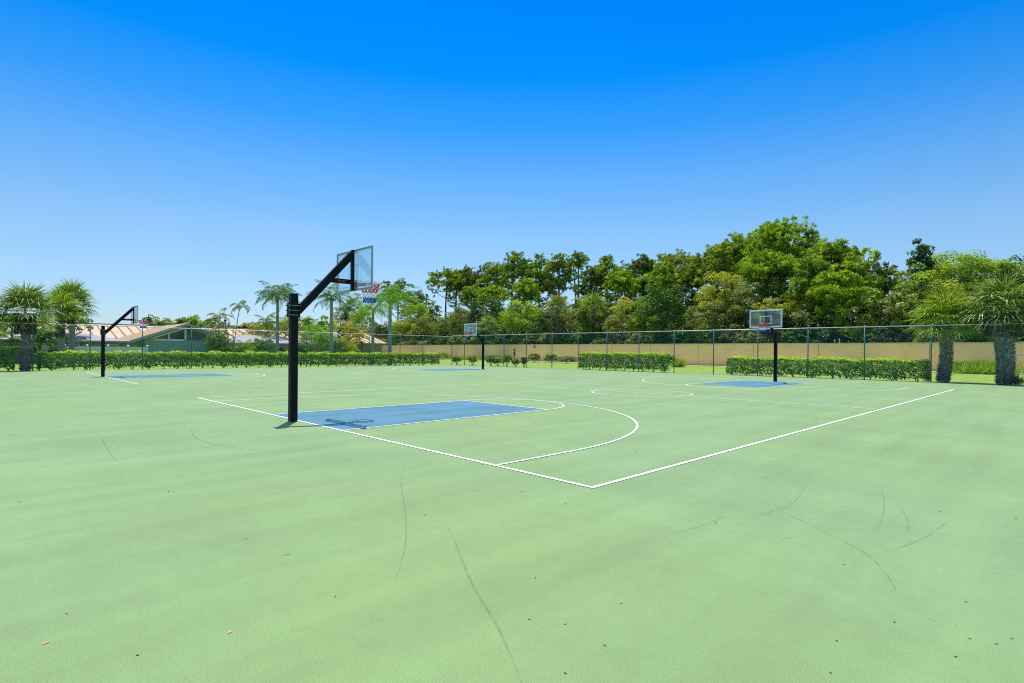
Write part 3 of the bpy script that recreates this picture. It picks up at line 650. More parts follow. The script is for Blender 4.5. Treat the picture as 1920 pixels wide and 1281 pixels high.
def palm_feather(name, x, y, h, cr, nf, tr, mt, label, seed, bark='palmbark', lean=(0, 0), group=None, lle=0.5, wid=0.055, els=(1.25, -0.15), droop=1.5, stems=None, skirt=0, cat='palm tree'):
    rng = np.random.default_rng(seed); t = empty(name, (x, y, -0.05)); Vs = []; mb_ = MB()
    for (sx, sy, sh) in (stems or [(0, 0, 1.0)]):
        H = h*sh-cr*0.55; lx, ly = lean[0]+(rng.normal()*.25 if stems else 0), lean[1]+(rng.normal()*.25 if stems else 0)
        pts = [(sx+lx*(i/5)**1.6, sy+ly*(i/5)**1.6, H*i/5) for i in range(6)]
        mb_.tube(pts, [tr*1.25, tr, tr*.95, tr*.9, tr*.85, tr*.7], 9)
        top = np.array(pts[-1])
        for k in range(nf):
            el = els[0]+(els[1]-els[0])*(k/max(nf-1, 1))**.9+rng.normal()*.08
            Vs.append(frond_pinnate(rng, top+np.array([0, 0, .05]), k*2.4+rng.random()*.3, el, cr*(0.95+.2*rng.random()), droop*(0.8+.3*rng.random()), 30, lle, wid))
    mb_.build('trunk', M[bark], t, smooth=True)
    quads_obj('crown', np.concatenate(Vs), M[mt], t)
    if skirt:
        n = skirt; d = rdir(rng, n); d[:, 2] = -np.abs(d[:, 2])-.5; d = unit(d); ln = .25+.3*rng.random(n)
        quads_obj('dead_fronds', kites(top+np.array([0, 0, -.1])+d*ln[:, None]*.5+rng.normal(size=(n, 3))*.06, d, rdir(rng, n), ln, .08), M['deadboot'], t)
    return tag(t, label, cat, group)
def palm_fan(name, x, y, h, cr, tr0, tr1, mt, label, seed, nf=50, bootz=(0.3, 1.0), dead=(0.5, 0.45), smooth_top=False, bulge=0.0):
    """sabal palm: trunk h0 to the crown heart, old leaf bases on it, costapalmate fans"""
    rng = np.random.default_rng(seed); t = empty(name, (x, y, -0.05)); H = h-cr*0.98
    pts = [(0.10*math.sin(i*.5+seed), 0.08*math.sin(i*.4), H*i/8) for i in range(9)]; top = np.array(pts[-1])
    rad = [tr0+(tr1-tr0)*i/8+bulge*math.exp(-((i/8-.86)/.16)**2) for i in range(9)]
    MB().tube(pts, rad, 12).build('trunk', M['palmbark'], t, smooth=True)
    V = []
    z0, z1 = bootz[0]*H, bootz[1]*H; n = int((z1-z0)*95)
    for k in range(n):                                            # split leaf bases, in two leaning families
        f = (k+.5)/n; z = z0+(z1-z0)*f; i = min(int(z/H*8), 7); u_ = z/H*8-i
        c = np.array(pts[i])*(1-u_)+np.array(pts[i+1])*u_; r_ = rad[i]*(1-u_)+rad[i+1]*u_
        a = k*2.399; o = np.array([math.cos(a), math.sin(a), 0]); sd_ = np.array([-o[1], o[0], 0])
        for s in (-1, 1):
            d = unit(np.array([0, 0, 1.])*.8+o*.42+sd_*s*.55); ln = .20+.10*rng.random()
            b = c+o*(r_*.97)+d*ln*.42; V.append(kites(b[None], d[None], (o+.4*sd_*s)[None], ln, .085))
    if V: quads_obj('leaf_bases', np.concatenate(V), M['boot'], t)
    n = int(700*dead[0]); a = rng.random(n)*2*math.pi; zz = H-dead[1]*H*.25*rng.random(n)*1.6+.05; rr = (rad[-1]+bulge*.6)*(0.9+.45*rng.random(n))
    d = np.c_[np.cos(a)*.6, np.sin(a)*.6, .5-1.3*rng.random(n)]; ln = .16+.22*rng.random(n)
    quads_obj('dead_fronds', kites(np.c_[top[0]+rr*np.cos(a), top[1]+rr*np.sin(a), zz], unit(d), rdir(rng, n), ln, .07), M['deadboot'], t)
    V = []; tn = []
    for k in range(nf):
        f = k/(nf-1); el = 1.45-1.75*f**1.05+rng.normal()*.1; az = k*2.399+rng.normal()*.12
        fl = cr*(0.46+.1*rng.random()); pd = np.array([math.cos(az)*math.cos(el), math.sin(az)*math.cos(el), math.sin(el)])
        side = np.array([-math.sin(az), math.cos(az), 0]); nrm = np.cross(pd, side); org = top+np.array([0, 0, .02+.2*(1-f)])
        hub = org+pd*fl-np.array([0, 0, .10*fl]); w_ = side*.014
        V.append(np.stack([org-w_, hub-w_, hub+w_, org+w_], 0)[None])
        nb = 17; th = np.linspace(-1.9, 1.9, nb)+rng.normal(size=nb)*.04; bl = cr*0.62*(0.72+.28*np.cos(th*.6))*(0.9+.2*rng.random(nb))
        dd = pd*np.cos(th)[:, None]+side*np.sin(th)[:, None]; dd = unit(dd-nrm*.0+np.array([0, 0, -.12-.18*f])+nrm*0.18*np.abs(np.sin(th))[:, None])
        m1 = hub+dd*bl[:, None]*.58; d2 = unit(dd+np.array([0, 0, -.55-.75*rng.random()])*(0.3+.8*rng.random((nb, 1)))); m2 = m1+d2*bl[:, None]*.5
        bw = unit(np.cross(dd, nrm[None]+.25*rng.normal(size=(nb, 3))))*.029*cr/1.6
        V.append(np.stack([hub-bw*.3, m1-bw, m1+bw, hub+bw*.3], 1)); V.append(np.stack([m1-bw, m2-bw*.12, m2+bw*.12, m1+bw], 1)); tn += [rng.random()]*(1+nb)+[min(1, .45+.55*rng.random())]*nb
    quads_obj('crown', np.concatenate(V), M[mt], t, tone=np.array(tn))
    return tag(t, label, 'palm tree')

# ------------------------------------------------------------------ hedges and shrubs outside the fences
def L_(u, x): return at_x(u, x)[:2]
def R_(u, y): return at_y(u, y)[:2]
hx = FL-1.15
hedge((hx, L_(70, hx)[1]), (hx, 31.2), 1.15, 1.24, 'very long clipped hedge with yellow green top behind the left fence', 11)
hedge((hx, -12.5), (hx, L_(27, hx)[1]), 1.2, 1.5, 'short dark hedge end at the left edge beside the palm', 12)
a, b = R_(1092, 34.3), R_(1249, 34.3); hedge((a[0], 34.3), (b[0], 34.3), 1.2, 1.46, 'square clipped hedge before the cream wall, behind the middle of the right fence', 13)
a, b = R_(1369, 34.3), R_(1741, 34.3); hedge((a[0], 34.3), (b[0], 34.3), 1.5, 1.22, 'rounded hedge behind the right fence, between the right hoop and the palm', 14, round_=0.35, lift=.05, stems=1.1)
SH = [(857, .75, .9, 'hedge', 'small dark shrub beside the end of the long hedge'), (886, .9, 1.0, 'oak', 'round shrub on short stems just left of the farthest hoop post'),
      (921, 1.0, .9, 'hedge', 'upright dark shrub just right of the farthest hoop post'), (934, .7, .9, 'olive', 'low grey green shrub right of the farthest hoop post'),
      (951, 1.05, 1.15, 'oak', 'bushy shrub at the fence post right of the farthest hoop'), (967, .7, .9, 'yellow', 'low yellowish shrub below the utility box'),
      (983, .85, .6, 'vine', 'thin dark twisted shrub left of the open lawn')]
for i, (u, h_, w_, m_, lab) in enumerate(SH):
    x, y = R_(u, 33.9+0.3*(i % 2)); bush('shrub', x, y, h_+.25, w_, m_, lab, 200+i, group='small shrubs in a row outside the fence')
WS = [(700, 2.3, 5, 'olive', 'tall grassy bushes at the wall left of the far palm trunk'), (830, 2.2, 3.5, 'bright', 'bright green bush at the wall above the hedge end'), (880, 1.9, 4.5, 'yellow', 'tall yellowish grass clump at the wall left of the farthest hoop'),
      (925, 1.9, 4.5, 'olive', 'tall grass clump at the wall right of the farthest hoop'), (660, 2.2, 4, 'yellow', 'yellow grassy clump at the left end of the visible wall'), (765, 1.8, 4, 'olive', 'low grassy clump at the wall between palm trunks and hedge end')]
for i, (u, h_, w_, m_, lab) in enumerate(WS):
    x, y, t = at_y(u, 57.5); bush('wall_shrub', x, y, h_*.55, w_, m_, lab, 230+i, leaf=.16, per=50, spiky=(m_ != 'bright'))
for i, (u, h_, w_, m_, lab, sp) in enumerate([(1035, 1.2, 2.6, 'oak', 'low leafy shrub at the wall just left of the open lawn', False), (1065, .9, 2.4, 'olive', 'low grey green shrub at the wall just left of the square hedge', False),
      (1002, 1.3, 2.0, 'olive', 'pale shrub at the wall below the wall lamp', False), (1250, 1.45, 2.0, 'oak', 'leafy shrub beside the right end of the square hedge', False), (1272, 1.1, 1.3, 'yellow', 'spiky yellow green plant right of the square hedge', True),
      (1845, 1.35, 4.6, 'bright', 'bright green grassy shrub at the wall between the two right palms', True), (1812, 1.0, 2.2, 'oak', 'low dark shrub at the wall right of the nearer right palm', False), (1868, .9, 2.6, 'hedge', 'low dark shrub at the wall left of the rightmost palm', False)]):
    x, y, t = at_y(u, 56.5 if u > 1500 else (50 if u > 1200 else 54)); bush('wall_shrub', x, y, h_, w_, m_, lab, 250+i, leaf=.15, per=60, spiky=sp)
x, y = R_(1905, 34.2); bush('spiky_plant', x, y, .75, .5, 'queen', 'small spiky plant at the foot of the rightmost palm', 270, spiky=True, per=20)

# ------------------------------------------------------------------ the palms
x, y = R_(1770, 34.9); palm_fan('sabal_palm', x, y, 5.15, 1.85, .30, .26, 'fan_y', 'stocky yellow green fan palm with cross hatched trunk right of the rounded hedge', 31, bootz=(0, 1.0), dead=(.25, .3))
x, y = R_(1881, 34.4); palm_fan('sabal_palm', x, y, 5.72, 1.95, .35, .42, 'fan', 'rightmost fan palm, silvery fronds over a thick shaggy brown trunk', 32, nf=54, bootz=(0, .98), dead=(.9, .85), bulge=.18)
x, y = L_(47, FL-1.0); palm_fan('sabal_palm', x, y, 5.65, 1.95, .27, .16, 'fan', 'leftmost fan palm right behind the left fence with dark shaggy collar', 33, nf=50, bootz=(0, .6), dead=(1.4, .9), bulge=.24)
x, y = L_(133, -56); palm_fan('sabal_palm', x, y, hz(133, 529, at_x(133, -56)[2]), 2.0, .20, .20, 'fan', 'slim grey trunked fan palm behind the hedge, right one of the left pair', 34, nf=44, bootz=(.9, 1.0), dead=(.8, .8), smooth_top=True)
x, y = L_(113, -54); palm_fan('sabal_palm', x, y, hz(113, 545, at_x(113, -54)[2]), 1.7, .26, .2, 'fan_y', 'fan palm with orange brown collar half hidden between the two left palms', 35, nf=36, bootz=(.8, 1.0), dead=(1.0, 1.2), smooth_top=True)
def palm_u(u, vtop, depth, rpx, **k):
    x, y, t = at_d(u, depth); return x, y, hz(u, vtop, t), rpx*t/FPX
x, y, h_, r_ = palm_u(520, 529, 60, 40); palm_feather('queen_palm', x, y, h_, r_*1.12, 24, .17, 'queen', 'tall feather palm with dark trunk just left of the nearest hoop post', 41, skirt=60, lle=.75)
x, y, h_, r_ = palm_u(621, 531, 62, 42); palm_feather('queen_palm', x, y, h_, r_*1.1, 21, .20, 'queen', 'tall feather palm with pale trunk below the nearest hoop arm', 42, bark='palegreen', skirt=120, lle=.7)
x, y, h_, r_ = palm_u(699, 552, 62, 50); palm_feather('queen_palm', x, y, h_, r_*1.05, 18, .19, 'queen_b', 'bright feather palm with straight pale trunk below the nearest net', 43, bark='palegreen', lle=.8)
x, y, h_, r_ = palm_u(731, 528, 60, 56); palm_feather('queen_palm', x, y, h_, r_*1.08, 22, .21, 'queen_b', 'largest bright feather palm just right of the nearest hoop', 44, bark='palegreen', skirt=90, lle=.85)
x, y, h_, r_ = palm_u(437, 561, 66, 18); palm_feather('slender_palm', x, y, h_, r_*1.3, 8, .055, 'olive', 'very slender tall palm with a small tuft standing above the metal roof', 45, lean=(.5, .6), lle=.4, droop=2.2)
x, y, h_, r_ = palm_u(407, 578, 66, 22); palm_feather('slender_palm', x, y, h_, r_*1.3, 8, .05, 'olive', 'clump of thin palms with browning fronds right of the gabled house', 46, stems=[(0, 0, 1), (.7, -.4, .72), (-.6, .5, .8), (1.3, .2, .62)], lle=.4, droop=2.1)
for i, (u, v, st, mt, lab) in enumerate([(503, 588, [(0, 0, 1), (1, .6, .8), (-.9, -.5, .75)], 'queen', 'clump of small arching palms behind the tall dark feather palm'),
        (536, 590, [(0, 0, 1), (.8, .8, .8)], 'yellow', 'small yellowing palm clump right behind the tall dark feather palm'),
        (478, 604, [(0, 0, 1), (.9, .6, .85), (-.9, -.6, .8)], 'orange', 'low orange tinged palm clump above the grey porch roof'),
        (585, 600, [(0, 0, 1), (1, .7, .85), (-.9, -.7, .8)], 'queen_b', 'bright arching palm clump behind the nearest hoop post'),
        (655, 598, [(0, 0, 1), (.9, .7, .8)], 'orange', 'orange tinged palm clump between the pale feather palms')]):
    x, y, h_, r_ = palm_u(u, v, 74, 26); palm_feather('clumping_palm', x, y, h_, r_*1.15, 11, .05, mt, lab, 50+i, stems=st, lle=.5, group='clumping palms near the far buildings')
for i, (u, v, mt, lab) in enumerate([(408, 626, 'queen', 'dark arching palm bush against the gabled house'), (460, 640, 'bright', 'yellow green bush below the grey porch roof'), (495, 634, 'queen', 'dark palm bush under the grey porch roof'),
        (605, 622, 'queen_b', 'bright palm bush left of the pale feather palm'), (640, 632, 'yellow', 'yellowing palm bush right of the pale feather palm'), (562, 640, 'queen', 'dark palm bush right of the nearest hoop post'), (425, 642, 'olive', 'pale leafy bush at the gabled house corner')]):
    x, y, h_, r_ = palm_u(u, v, 64, 24); palm_feather('palm_bush', x, y, h_, r_, 16, .05, mt, lab, 70+i, els=(1.4, .1), lle=.5, stems=[(0, 0, 1), (.8, .5, .8), (-.7, .6, .9)], cat='shrub')

# ------------------------------------------------------------------ trees
def U(kind, u, v, wpx, Y, mt, lab, seed, ch=None, depth=None, group=None, **k):
    x, y, t = at_y(u, Y) if depth is None else at_d(u, depth)
    h_ = hz(u, v, t); w = wpx*t/FPX
    if kind == 'P': return tree_pine('pine_tree', x, y, h_, w*1.12, min(.8, (ch or 0.55)*1.12)*h_, mt, lab, seed, group, **k)
    if kind == 'B': return tree_broad('broadleaf_tree', x, y, h_, w, mt, lab, seed, group, ch=(ch or .9)*h_, **k)

TREES = [
 # tall pines, right to left: kind, column, top row, width, line, foliage, label, seed, options
 ('P', 1462, 408, 138, 76, 'pine_bright', 'tallest pine with broad lumpy crown above the right hoop', 1, dict(ch=.62)),
 ('P', 1386, 436, 130, 80, 'pine', 'tall full pine on the left shoulder of the tallest pine', 2, dict(ch=.6)),
 ('P', 1428, 424, 84, 79, 'pine_bright', 'tall pine wedged between the tallest pine and its left shoulder', 36, dict(ch=.55)),
 ('P', 1340, 462, 104, 82, 'pine', 'rounded pine stepping down left of the two tallest pines', 3, dict(ch=.5)),
 ('P', 1513, 432, 44, 78, 'pine_dark', 'narrow dark pine top just right of the tallest pine', 4, dict(ch=.5, nl=12)),
 ('P', 1562, 453, 118, 72, 'pine_bright', 'domed bright pine right of the narrow dark pine', 5, dict(ch=.5)),
 ('P', 1592, 484, 60, 70, 'pine', 'low side crown pine below the domed bright pine', 6, dict(ch=.4)),
 ('P', 1572, 507, 92, 64, 'pine_bright', 'shorter vivid green pine in front below the domed pine', 7, dict(ch=.5)),
 ('P', 1637, 475, 62, 82, 'pine_dark', 'thin open dark pine standing in the gap right of the domed pine', 8, dict(ch=.6, dens=.5, nl=14)),
 ('P', 1668, 483, 44, 84, 'pine_dark', 'sparse dark pine left of the vine covered tree', 9, dict(ch=.6, dens=.5, nl=10)),
 ('P', 1268, 471, 86, 88, 'pine', 'round topped pine with a rusty patch above the dark glossy tree', 10, dict(ch=.5)),
 ('P', 1291, 492, 50, 84, 'pine_rust', 'rusty brown tinged pine beside the round topped pine', 11, dict(ch=.35, dens=.7)),
 ('P', 1242, 492, 62, 80, 'pine_bright', 'fresh green pine in front left of the round topped pine', 12, dict(ch=.5)),
 ('P', 1200, 478, 62, 90, 'pine_dark', 'dark ragged pine between two rounder pines left of centre right', 13, dict(ch=.55)),
 ('P', 1222, 492, 40, 94, 'pine', 'small pine top poking out behind the fresh green pine', 14, dict(ch=.5, dens=.6)),
 ('P', 1140, 480, 74, 92, 'pine', 'wide lumpy pine right of the lone thin trunked pine', 15, dict(ch=.5)),
 ('P', 1165, 506, 62, 84, 'pine_bright', 'yellowish bright pine below the wide lumpy pine', 16, dict(ch=.42)),
 ('P', 1108, 498, 50, 88, 'pine_dark', 'slim pine just right of the lone thin trunked pine', 17, dict(ch=.5, dens=.7)),
 ('P', 1086, 470, 36, 96, 'pine', 'lone pine with bare thin trunk and small tuft, sky on both sides', 18, dict(ch=.24, nl=8, dens=.8)),
 ('P', 1047, 470, 50, 92, 'pine', 'tall pine with open lower limbs left of the lone thin pine', 19, dict(ch=.6, dens=.8)),
 ('P', 1070, 480, 24, 98, 'pine_dark', 'wispy pine top next to the lone thin pine', 20, dict(ch=.4, dens=.5, nl=7)),
 ('P', 1010, 476, 62, 92, 'pine', 'dense upright pine in the middle of the tree line', 21, dict(ch=.62)),
 ('P', 970, 471, 60, 90, 'pine', 'pine with forked open crown left of the dense upright pine', 22, dict(ch=.42, dens=.8)),
 ('P', 985, 520, 50, 78, 'pine_bright', 'lighter pine in front below the forked pine', 23, dict(ch=.5)),
 ('P', 930, 493, 62, 94, 'pine', 'leaning rounded pine above the farthest hoop', 24, dict(ch=.4)),
 ('P', 900, 494, 34, 98, 'pine_dark', 'narrow spiky dark pine above the farthest backboard', 25, dict(ch=.5, dens=.6, nl=9)),
 ('P', 878, 499, 56, 96, 'pine_rust', 'brownish pine left above the farthest backboard', 26, dict(ch=.42)),
 ('P', 835, 502, 76, 90, 'pine', 'umbrella shaped open pine at the left end of the tall pines', 27, dict(ch=.32, dens=.8, nl=16)),
 ('P', 858, 505, 44, 94, 'pine_bright', 'pine merging with the right side of the umbrella pine', 28, dict(ch=.42)),
 ('P', 890, 533, 44, 80, 'pine', 'small pine below the brownish pine', 29, dict(ch=.4)),
 ('P', 922, 534, 54, 78, 'pine_bright', 'yellow green small pine above the dark vine tangle', 30, dict(ch=.35)),
 ('P', 748, 526, 52, 100, 'pine_dark', 'distant open pine right of the nearest backboard', 31, dict(ch=.4, dens=.7)),
 ('P', 783, 545, 44, 98, 'pine_dark', 'low distant pine left of the umbrella pine', 32, dict(ch=.5, dens=.7)),
 ('P', 728, 524, 24, 104, 'pine_rust', 'bare looking distant pine tip right of the rim', 33, dict(ch=.3, dens=.35, nl=8)),
 ('P', 1520, 480, 60, 66, 'pine', 'pine filling the notch below the narrow dark pine', 34, dict(ch=.5)),
 ('P', 1440, 470, 90, 70, 'pine_bright', 'lower bright lobe pine in front of the tallest pine', 35, dict(ch=.35)),
 # broadleaf trees
 ('B', 1723, 449, 44, 70, 'dark', 'tall narrow tree wrapped in leafy vines above the right palm', 50, dict(ch=.55, leaf=.26, dens=2.6)),
 ('B', 1728, 487, 84, 67, 'pine_bright', 'round bushy crown below the tall narrow vine tree', 51, dict(ch=.6, leaf=.2)),
 ('B', 1693, 497, 62, 72, 'oak', 'mid green tree left of the tall narrow vine tree', 52, dict(leaf=.3)),
 ('B', 1797, 474, 160, 73, 'bright', 'wide smooth umbrella crown bright green tree at right', 53, dict(ch=.45, leaf=.22, dens=1.6)),
 ('B', 1868, 483, 90, 72, 'vine', 'dark brownish tree right of the umbrella crown', 54, dict()),
 ('B', 1912, 476, 90, 74, 'olive', 'brown green tree at the right edge of the tree line', 55, dict()),
 ('B', 1840, 508, 80, 66, 'oak', 'mid height tree behind the right palms', 56, dict()),
 ('B', 1898, 520, 90, 64, 'dark', 'dark tree behind the rightmost palm', 57, dict()),
 ('B', 1775, 515, 80, 65, 'yellow', 'yellow green leafy tree behind the yellow green palm', 58, dict(leaf=.22)),
 ('B', 1690, 530, 72, 63, 'olive', 'olive leafy tree left of the yellow green palm', 59, dict(leaf=.32)),
 ('B', 1652, 545, 78, 64, 'oak', 'broad leafy tree right of the gap in the pines', 60, dict()),
 ('B', 1607, 575, 70, 62.6, 'yellow', 'low yellow green sapling thicket at the wall below the vivid pine', 61, dict(leaf=.2, dens=.7)),
 ('B', 1560, 580, 60, 63, 'yellow', 'yellow leaved sapling left of the low thicket', 62, dict(leaf=.2, dens=.6)),
 ('B', 1530, 560, 54, 64.5, 'vine', 'dark vine tangle below the vivid pine', 63, dict()),
 ('B', 1500, 568, 56, 63, 'olive', 'olive sapling thicket right of the right backboard', 64, dict(leaf=.2, dens=.7)),
 ('B', 1478, 548, 40, 66, 'yellow', 'thin sapling with orange yellow tips above the right backboard', 65, dict(leaf=.2, dens=.5)),
 ('B', 1440, 538, 62, 64, 'yellow', 'yellow tipped sparse tree directly behind the right backboard', 66, dict(leaf=.2, dens=.7)),
 ('B', 1398, 522, 74, 65, 'olive', 'tall olive tree left behind the right backboard', 67, dict(leaf=.2)),
 ('B', 1352, 504, 96, 66, 'yellow', 'large feathery yellow green tree left of the right hoop', 68, dict(leaf=.2)),
 ('B', 1322, 560, 70, 63, 'olive', 'pale olive bushy tree right of the dark glossy tree', 69, dict(leaf=.22)),
 ('B', 1240, 528, 104, 64, 'dark', 'big dark glossy tree with near black shade above the fence', 70, dict(leaf=.28)),
 ('B', 1208, 548, 50, 66, 'bright', 'brighter green tree on the left flank of the dark glossy tree', 71, dict()),
 ('B', 1168, 557, 70, 66, 'yellow', 'yellow green tree left of the dark glossy tree', 72, dict(leaf=.22)),
 ('B', 1150, 588, 56, 63, 'olive', 'low olive tree between the pyramid bush and the dark tree', 73, dict(leaf=.2)),
 ('B', 1092, 576, 62, 63, 'oak', 'pyramid shaped small tree at the wall behind the square hedge', 74, dict(pointy=.75, leaf=.2, dens=1.4)),
 ('B', 1125, 556, 60, 72, 'vine', 'dark brushy tree behind the pyramid shaped tree', 75, dict()),
 ('B', 1035, 560, 60, 68, 'vine', 'brown shaded tangle behind the drooping palm', 76, dict()),
 ('B', 975, 556, 92, 65, 'bright', 'large bright green tree right of the farthest hoop', 77, dict(leaf=.26)),
 ('B', 1010, 585, 50, 64, 'dark', 'dark shrubby tree right under the large bright green tree', 78, dict()),
 ('B', 925, 548, 46, 70, 'dark', 'dark vine draped tree just right of the farthest backboard', 79, dict()),
 ('B', 893, 560, 50, 68, 'dark', 'shadowy tree behind the farthest backboard', 80, dict()),
 ('B', 862, 568, 54, 68, 'olive', 'light olive tree left of the farthest backboard', 81, dict(leaf=.24)),
 ('B', 815, 552, 28, 74, 'oak', 'narrow ivy column tree below the umbrella pine', 82, dict(leaf=.3)),
 ('B', 828, 588, 50, 66, 'oak', 'mid green tree at the wall below the umbrella pine', 83, dict()),
 ('B', 785, 562, 66, 72, 'bright', 'tall light green tree right of the bright feather palms', 84, dict(leaf=.3)),
 ('B', 795, 590, 50, 66, 'olive', 'shaggy olive tree at the wall under the light green tree', 85, dict()),
 ('B', 757, 594, 60, 66, 'yellow', 'yellow green spreading tree right of the far palm trunks', 86, dict(leaf=.26)),
 ('B', 772, 545, 50, 86, 'olive', 'grey green tree behind the light green tree', 87, dict()),
 ('B', 715, 600, 40, 70, 'vine', 'dark gap tree between the two pale palm trunks', 88, dict()),
 ('B', 678, 572, 56, 76, 'yellow', 'yellow green tree below the nearest net', 89, dict(leaf=.3)),
 ('B', 662, 548, 50, 84, 'oak', 'green tree below the nearest backboard', 90, dict()),
 ('B', 640, 560, 40, 80, 'olive', 'olive tree between the pale feather palms', 91, dict()),
]
for kind, u, v, w, Y, mt, lab, seed, kw in TREES:
    U(kind, u, v, w, Y, mt, lab, seed, **kw)
for i, (u, v, w, dp, mt, lab) in enumerate([
        (610, 588, 46, 112, 'bright', 'bright bushy tree behind the pale feather palm trunk'), (575, 590, 50, 120, 'oak', 'green tree just right behind the nearest hoop post'),
        (655, 600, 50, 100, 'dark', 'low dark tree at the left end of the cream wall'), (590, 612, 50, 98, 'yellow', 'low yellow green tree right of the nearest post above the fence'),
        (548, 596, 44, 130, 'olive', 'olive tree behind the nearest hoop post'), (505, 598, 50, 140, 'oak', 'tree behind the small palm clumps left of the post'),
        (470, 600, 46, 150, 'olive', 'olive crown over the long metal roof'), (450, 601, 34, 150, 'bright', 'round light green crown over the long metal roof'),
        (420, 607, 36, 165, 'dark', 'low dark crown over the roof behind the slender palms'), (392, 593, 40, 150, 'oak', 'green crown above the roof left of the slender palms'),
        (366, 591, 42, 155, 'bright', 'light crown above the right slope of the gabled house'), (343, 591, 36, 158, 'oak', 'dark topped crown above the gable peak'),
        (318, 592, 36, 160, 'bright', 'light green crown left above the gable peak'), (295, 592, 36, 150, 'oak', 'green crown right of the small far left hoop'),
        (279, 590, 24, 140, 'olive', 'brushy crown just behind the small net at left'), (232, 604, 22, 170, 'dark', 'small dark crown behind the arm of the far left hoop')]):
    U('B', u, v, w*1.15, 0, mt, lab, 110+i, depth=dp, leaf=.42)
# the trees between the left palms
for i, (u, v, w, dp, mt, lab) in enumerate([(18, 582, 62, 52, 'bright', 'light green leafy tree at the left edge behind the palm'), (75, 592, 70, 53, 'bright', 'broad leafy tree right behind the leftmost palm trunk'),
        (140, 565, 52, 58, 'dark', 'dark leafy tree around the slim grey palm trunk'), (98, 612, 60, 51, 'dark', 'low dark tree behind the hedge between the palms')]):
    U('B', u, v, w, 0, mt, lab, 130+i, depth=dp, leaf=.2, dens=1.5)
# palms standing among the trees behind the wall
x, y, t_ = at_y(1046, 63.5); palm_fan('sabal_palm', x, y, hz(1046, 552, t_), 2.4, .2, .2, 'olive', 'wild fan palm with brownish fronds behind the wall', 140, nf=34, dead=(1, 1.8))
x, y, t_ = at_y(1112, 64.5); palm_fan('sabal_palm', x, y, hz(1112, 548, t_), 2.6, .2, .2, 'fan_y', 'wild yellow green fan palm behind the pyramid shaped tree', 141, nf=34, dead=(.6, 1.2))
x, y, t_ = at_y(915, 64); palm_fan('sabal_palm', x, y, hz(915, 590, t_), 2.6, .2, .2, 'fan', 'wild fan palm with brown skirt right of the farthest backboard', 142, nf=30, dead=(1, 2.5))
# unbroken growth behind all of them
rng_ = np.random.default_rng(7); USED = {}
def near_label(X, Y, pre):
    d = np.array([X, Y])-CAM[:2]; u = 960+FPX*(d@RGT[:2])/(d@FWD[:2]); used = USED.setdefault(pre, set())
    for T_ in sorted(TREES, key=lambda q: abs(q[1]-u)):
        if T_[6] not in used and len((pre+T_[6]).split()) <= 16: used.add(T_[6]); return pre+T_[6]
    return pre+'tree line'
for X in np.arange(-122, 18, 6.0):
    tree_broad('understory_tree', X+rng_.normal()*.8, 72.5+rng_.random()*2, 6.8+rng_.random()*1.5, 8.0, ['dark', 'oak', 'vine', 'dark'][int(X) % 4], near_label(X, 73, 'low shaded tree under the '), 700+int(X+200),
               'low trees under the pines', leaf=.32, ch=6.6)
k = 0
for X in np.arange(-170, 26, 6.5):
    for Y, hh in ((82, 11.5), (98, 14.5)):
        tree_broad('background_tree', X+rng_.normal()*1.5, Y+rng_.normal()*2, (hh+rng_.normal()*1.2)*(0.75 if X < -112 else 1.0), 8.5+rng_.random()*2, ['oak', 'dark', 'olive', 'dark'][k % 4],
                   near_label(X, Y, 'nearer wood tree behind the ' if Y < 90 else 'farther wood tree behind the '), 300+k, 'background trees deep in the wood', leaf=.36, dens=.8); k += 1
for X in np.arange(-128, 16, 3.4):
    bush('understory_bush', X+rng_.normal()*.6, 61.8+rng_.random(), 3.6+rng_.random()*1.6, 4.2, ['dark', 'oak', 'vine', 'olive', 'dark'][k % 5], near_label(X, 62, 'wall bush below the '), 360+k, leaf=.24, per=34,
         group='bushes growing behind the cream wall'); k += 1


# ------------------------------------------------------------------ buildings on the left

def prism_roof(name, x0, x1, y0, y1, zr, ze, m, parent, th=0.14):
    """gable roof, ridge along x, from y0 to y1"""
    ym = (y0+y1)/2; mb_ = MB()
    for ya, yb, za, zb in ((y0, ym, ze, zr), (ym, y1, zr, ze)):
        mb_.add([(x0, ya, za), (x1, ya, za), (x1, yb, zb), (x0, yb, zb), (x0, ya, za-th), (x1, ya, za-th), (x1, yb, zb-th), (x0, yb, zb-th)],
                [(0, 1, 2, 3), (7, 6, 5, 4), (0, 4, 5, 1), (2, 6, 7, 3), (1, 5, 6, 2), (0, 3, 7, 4)])
    return mb_.build(name, m, parent)
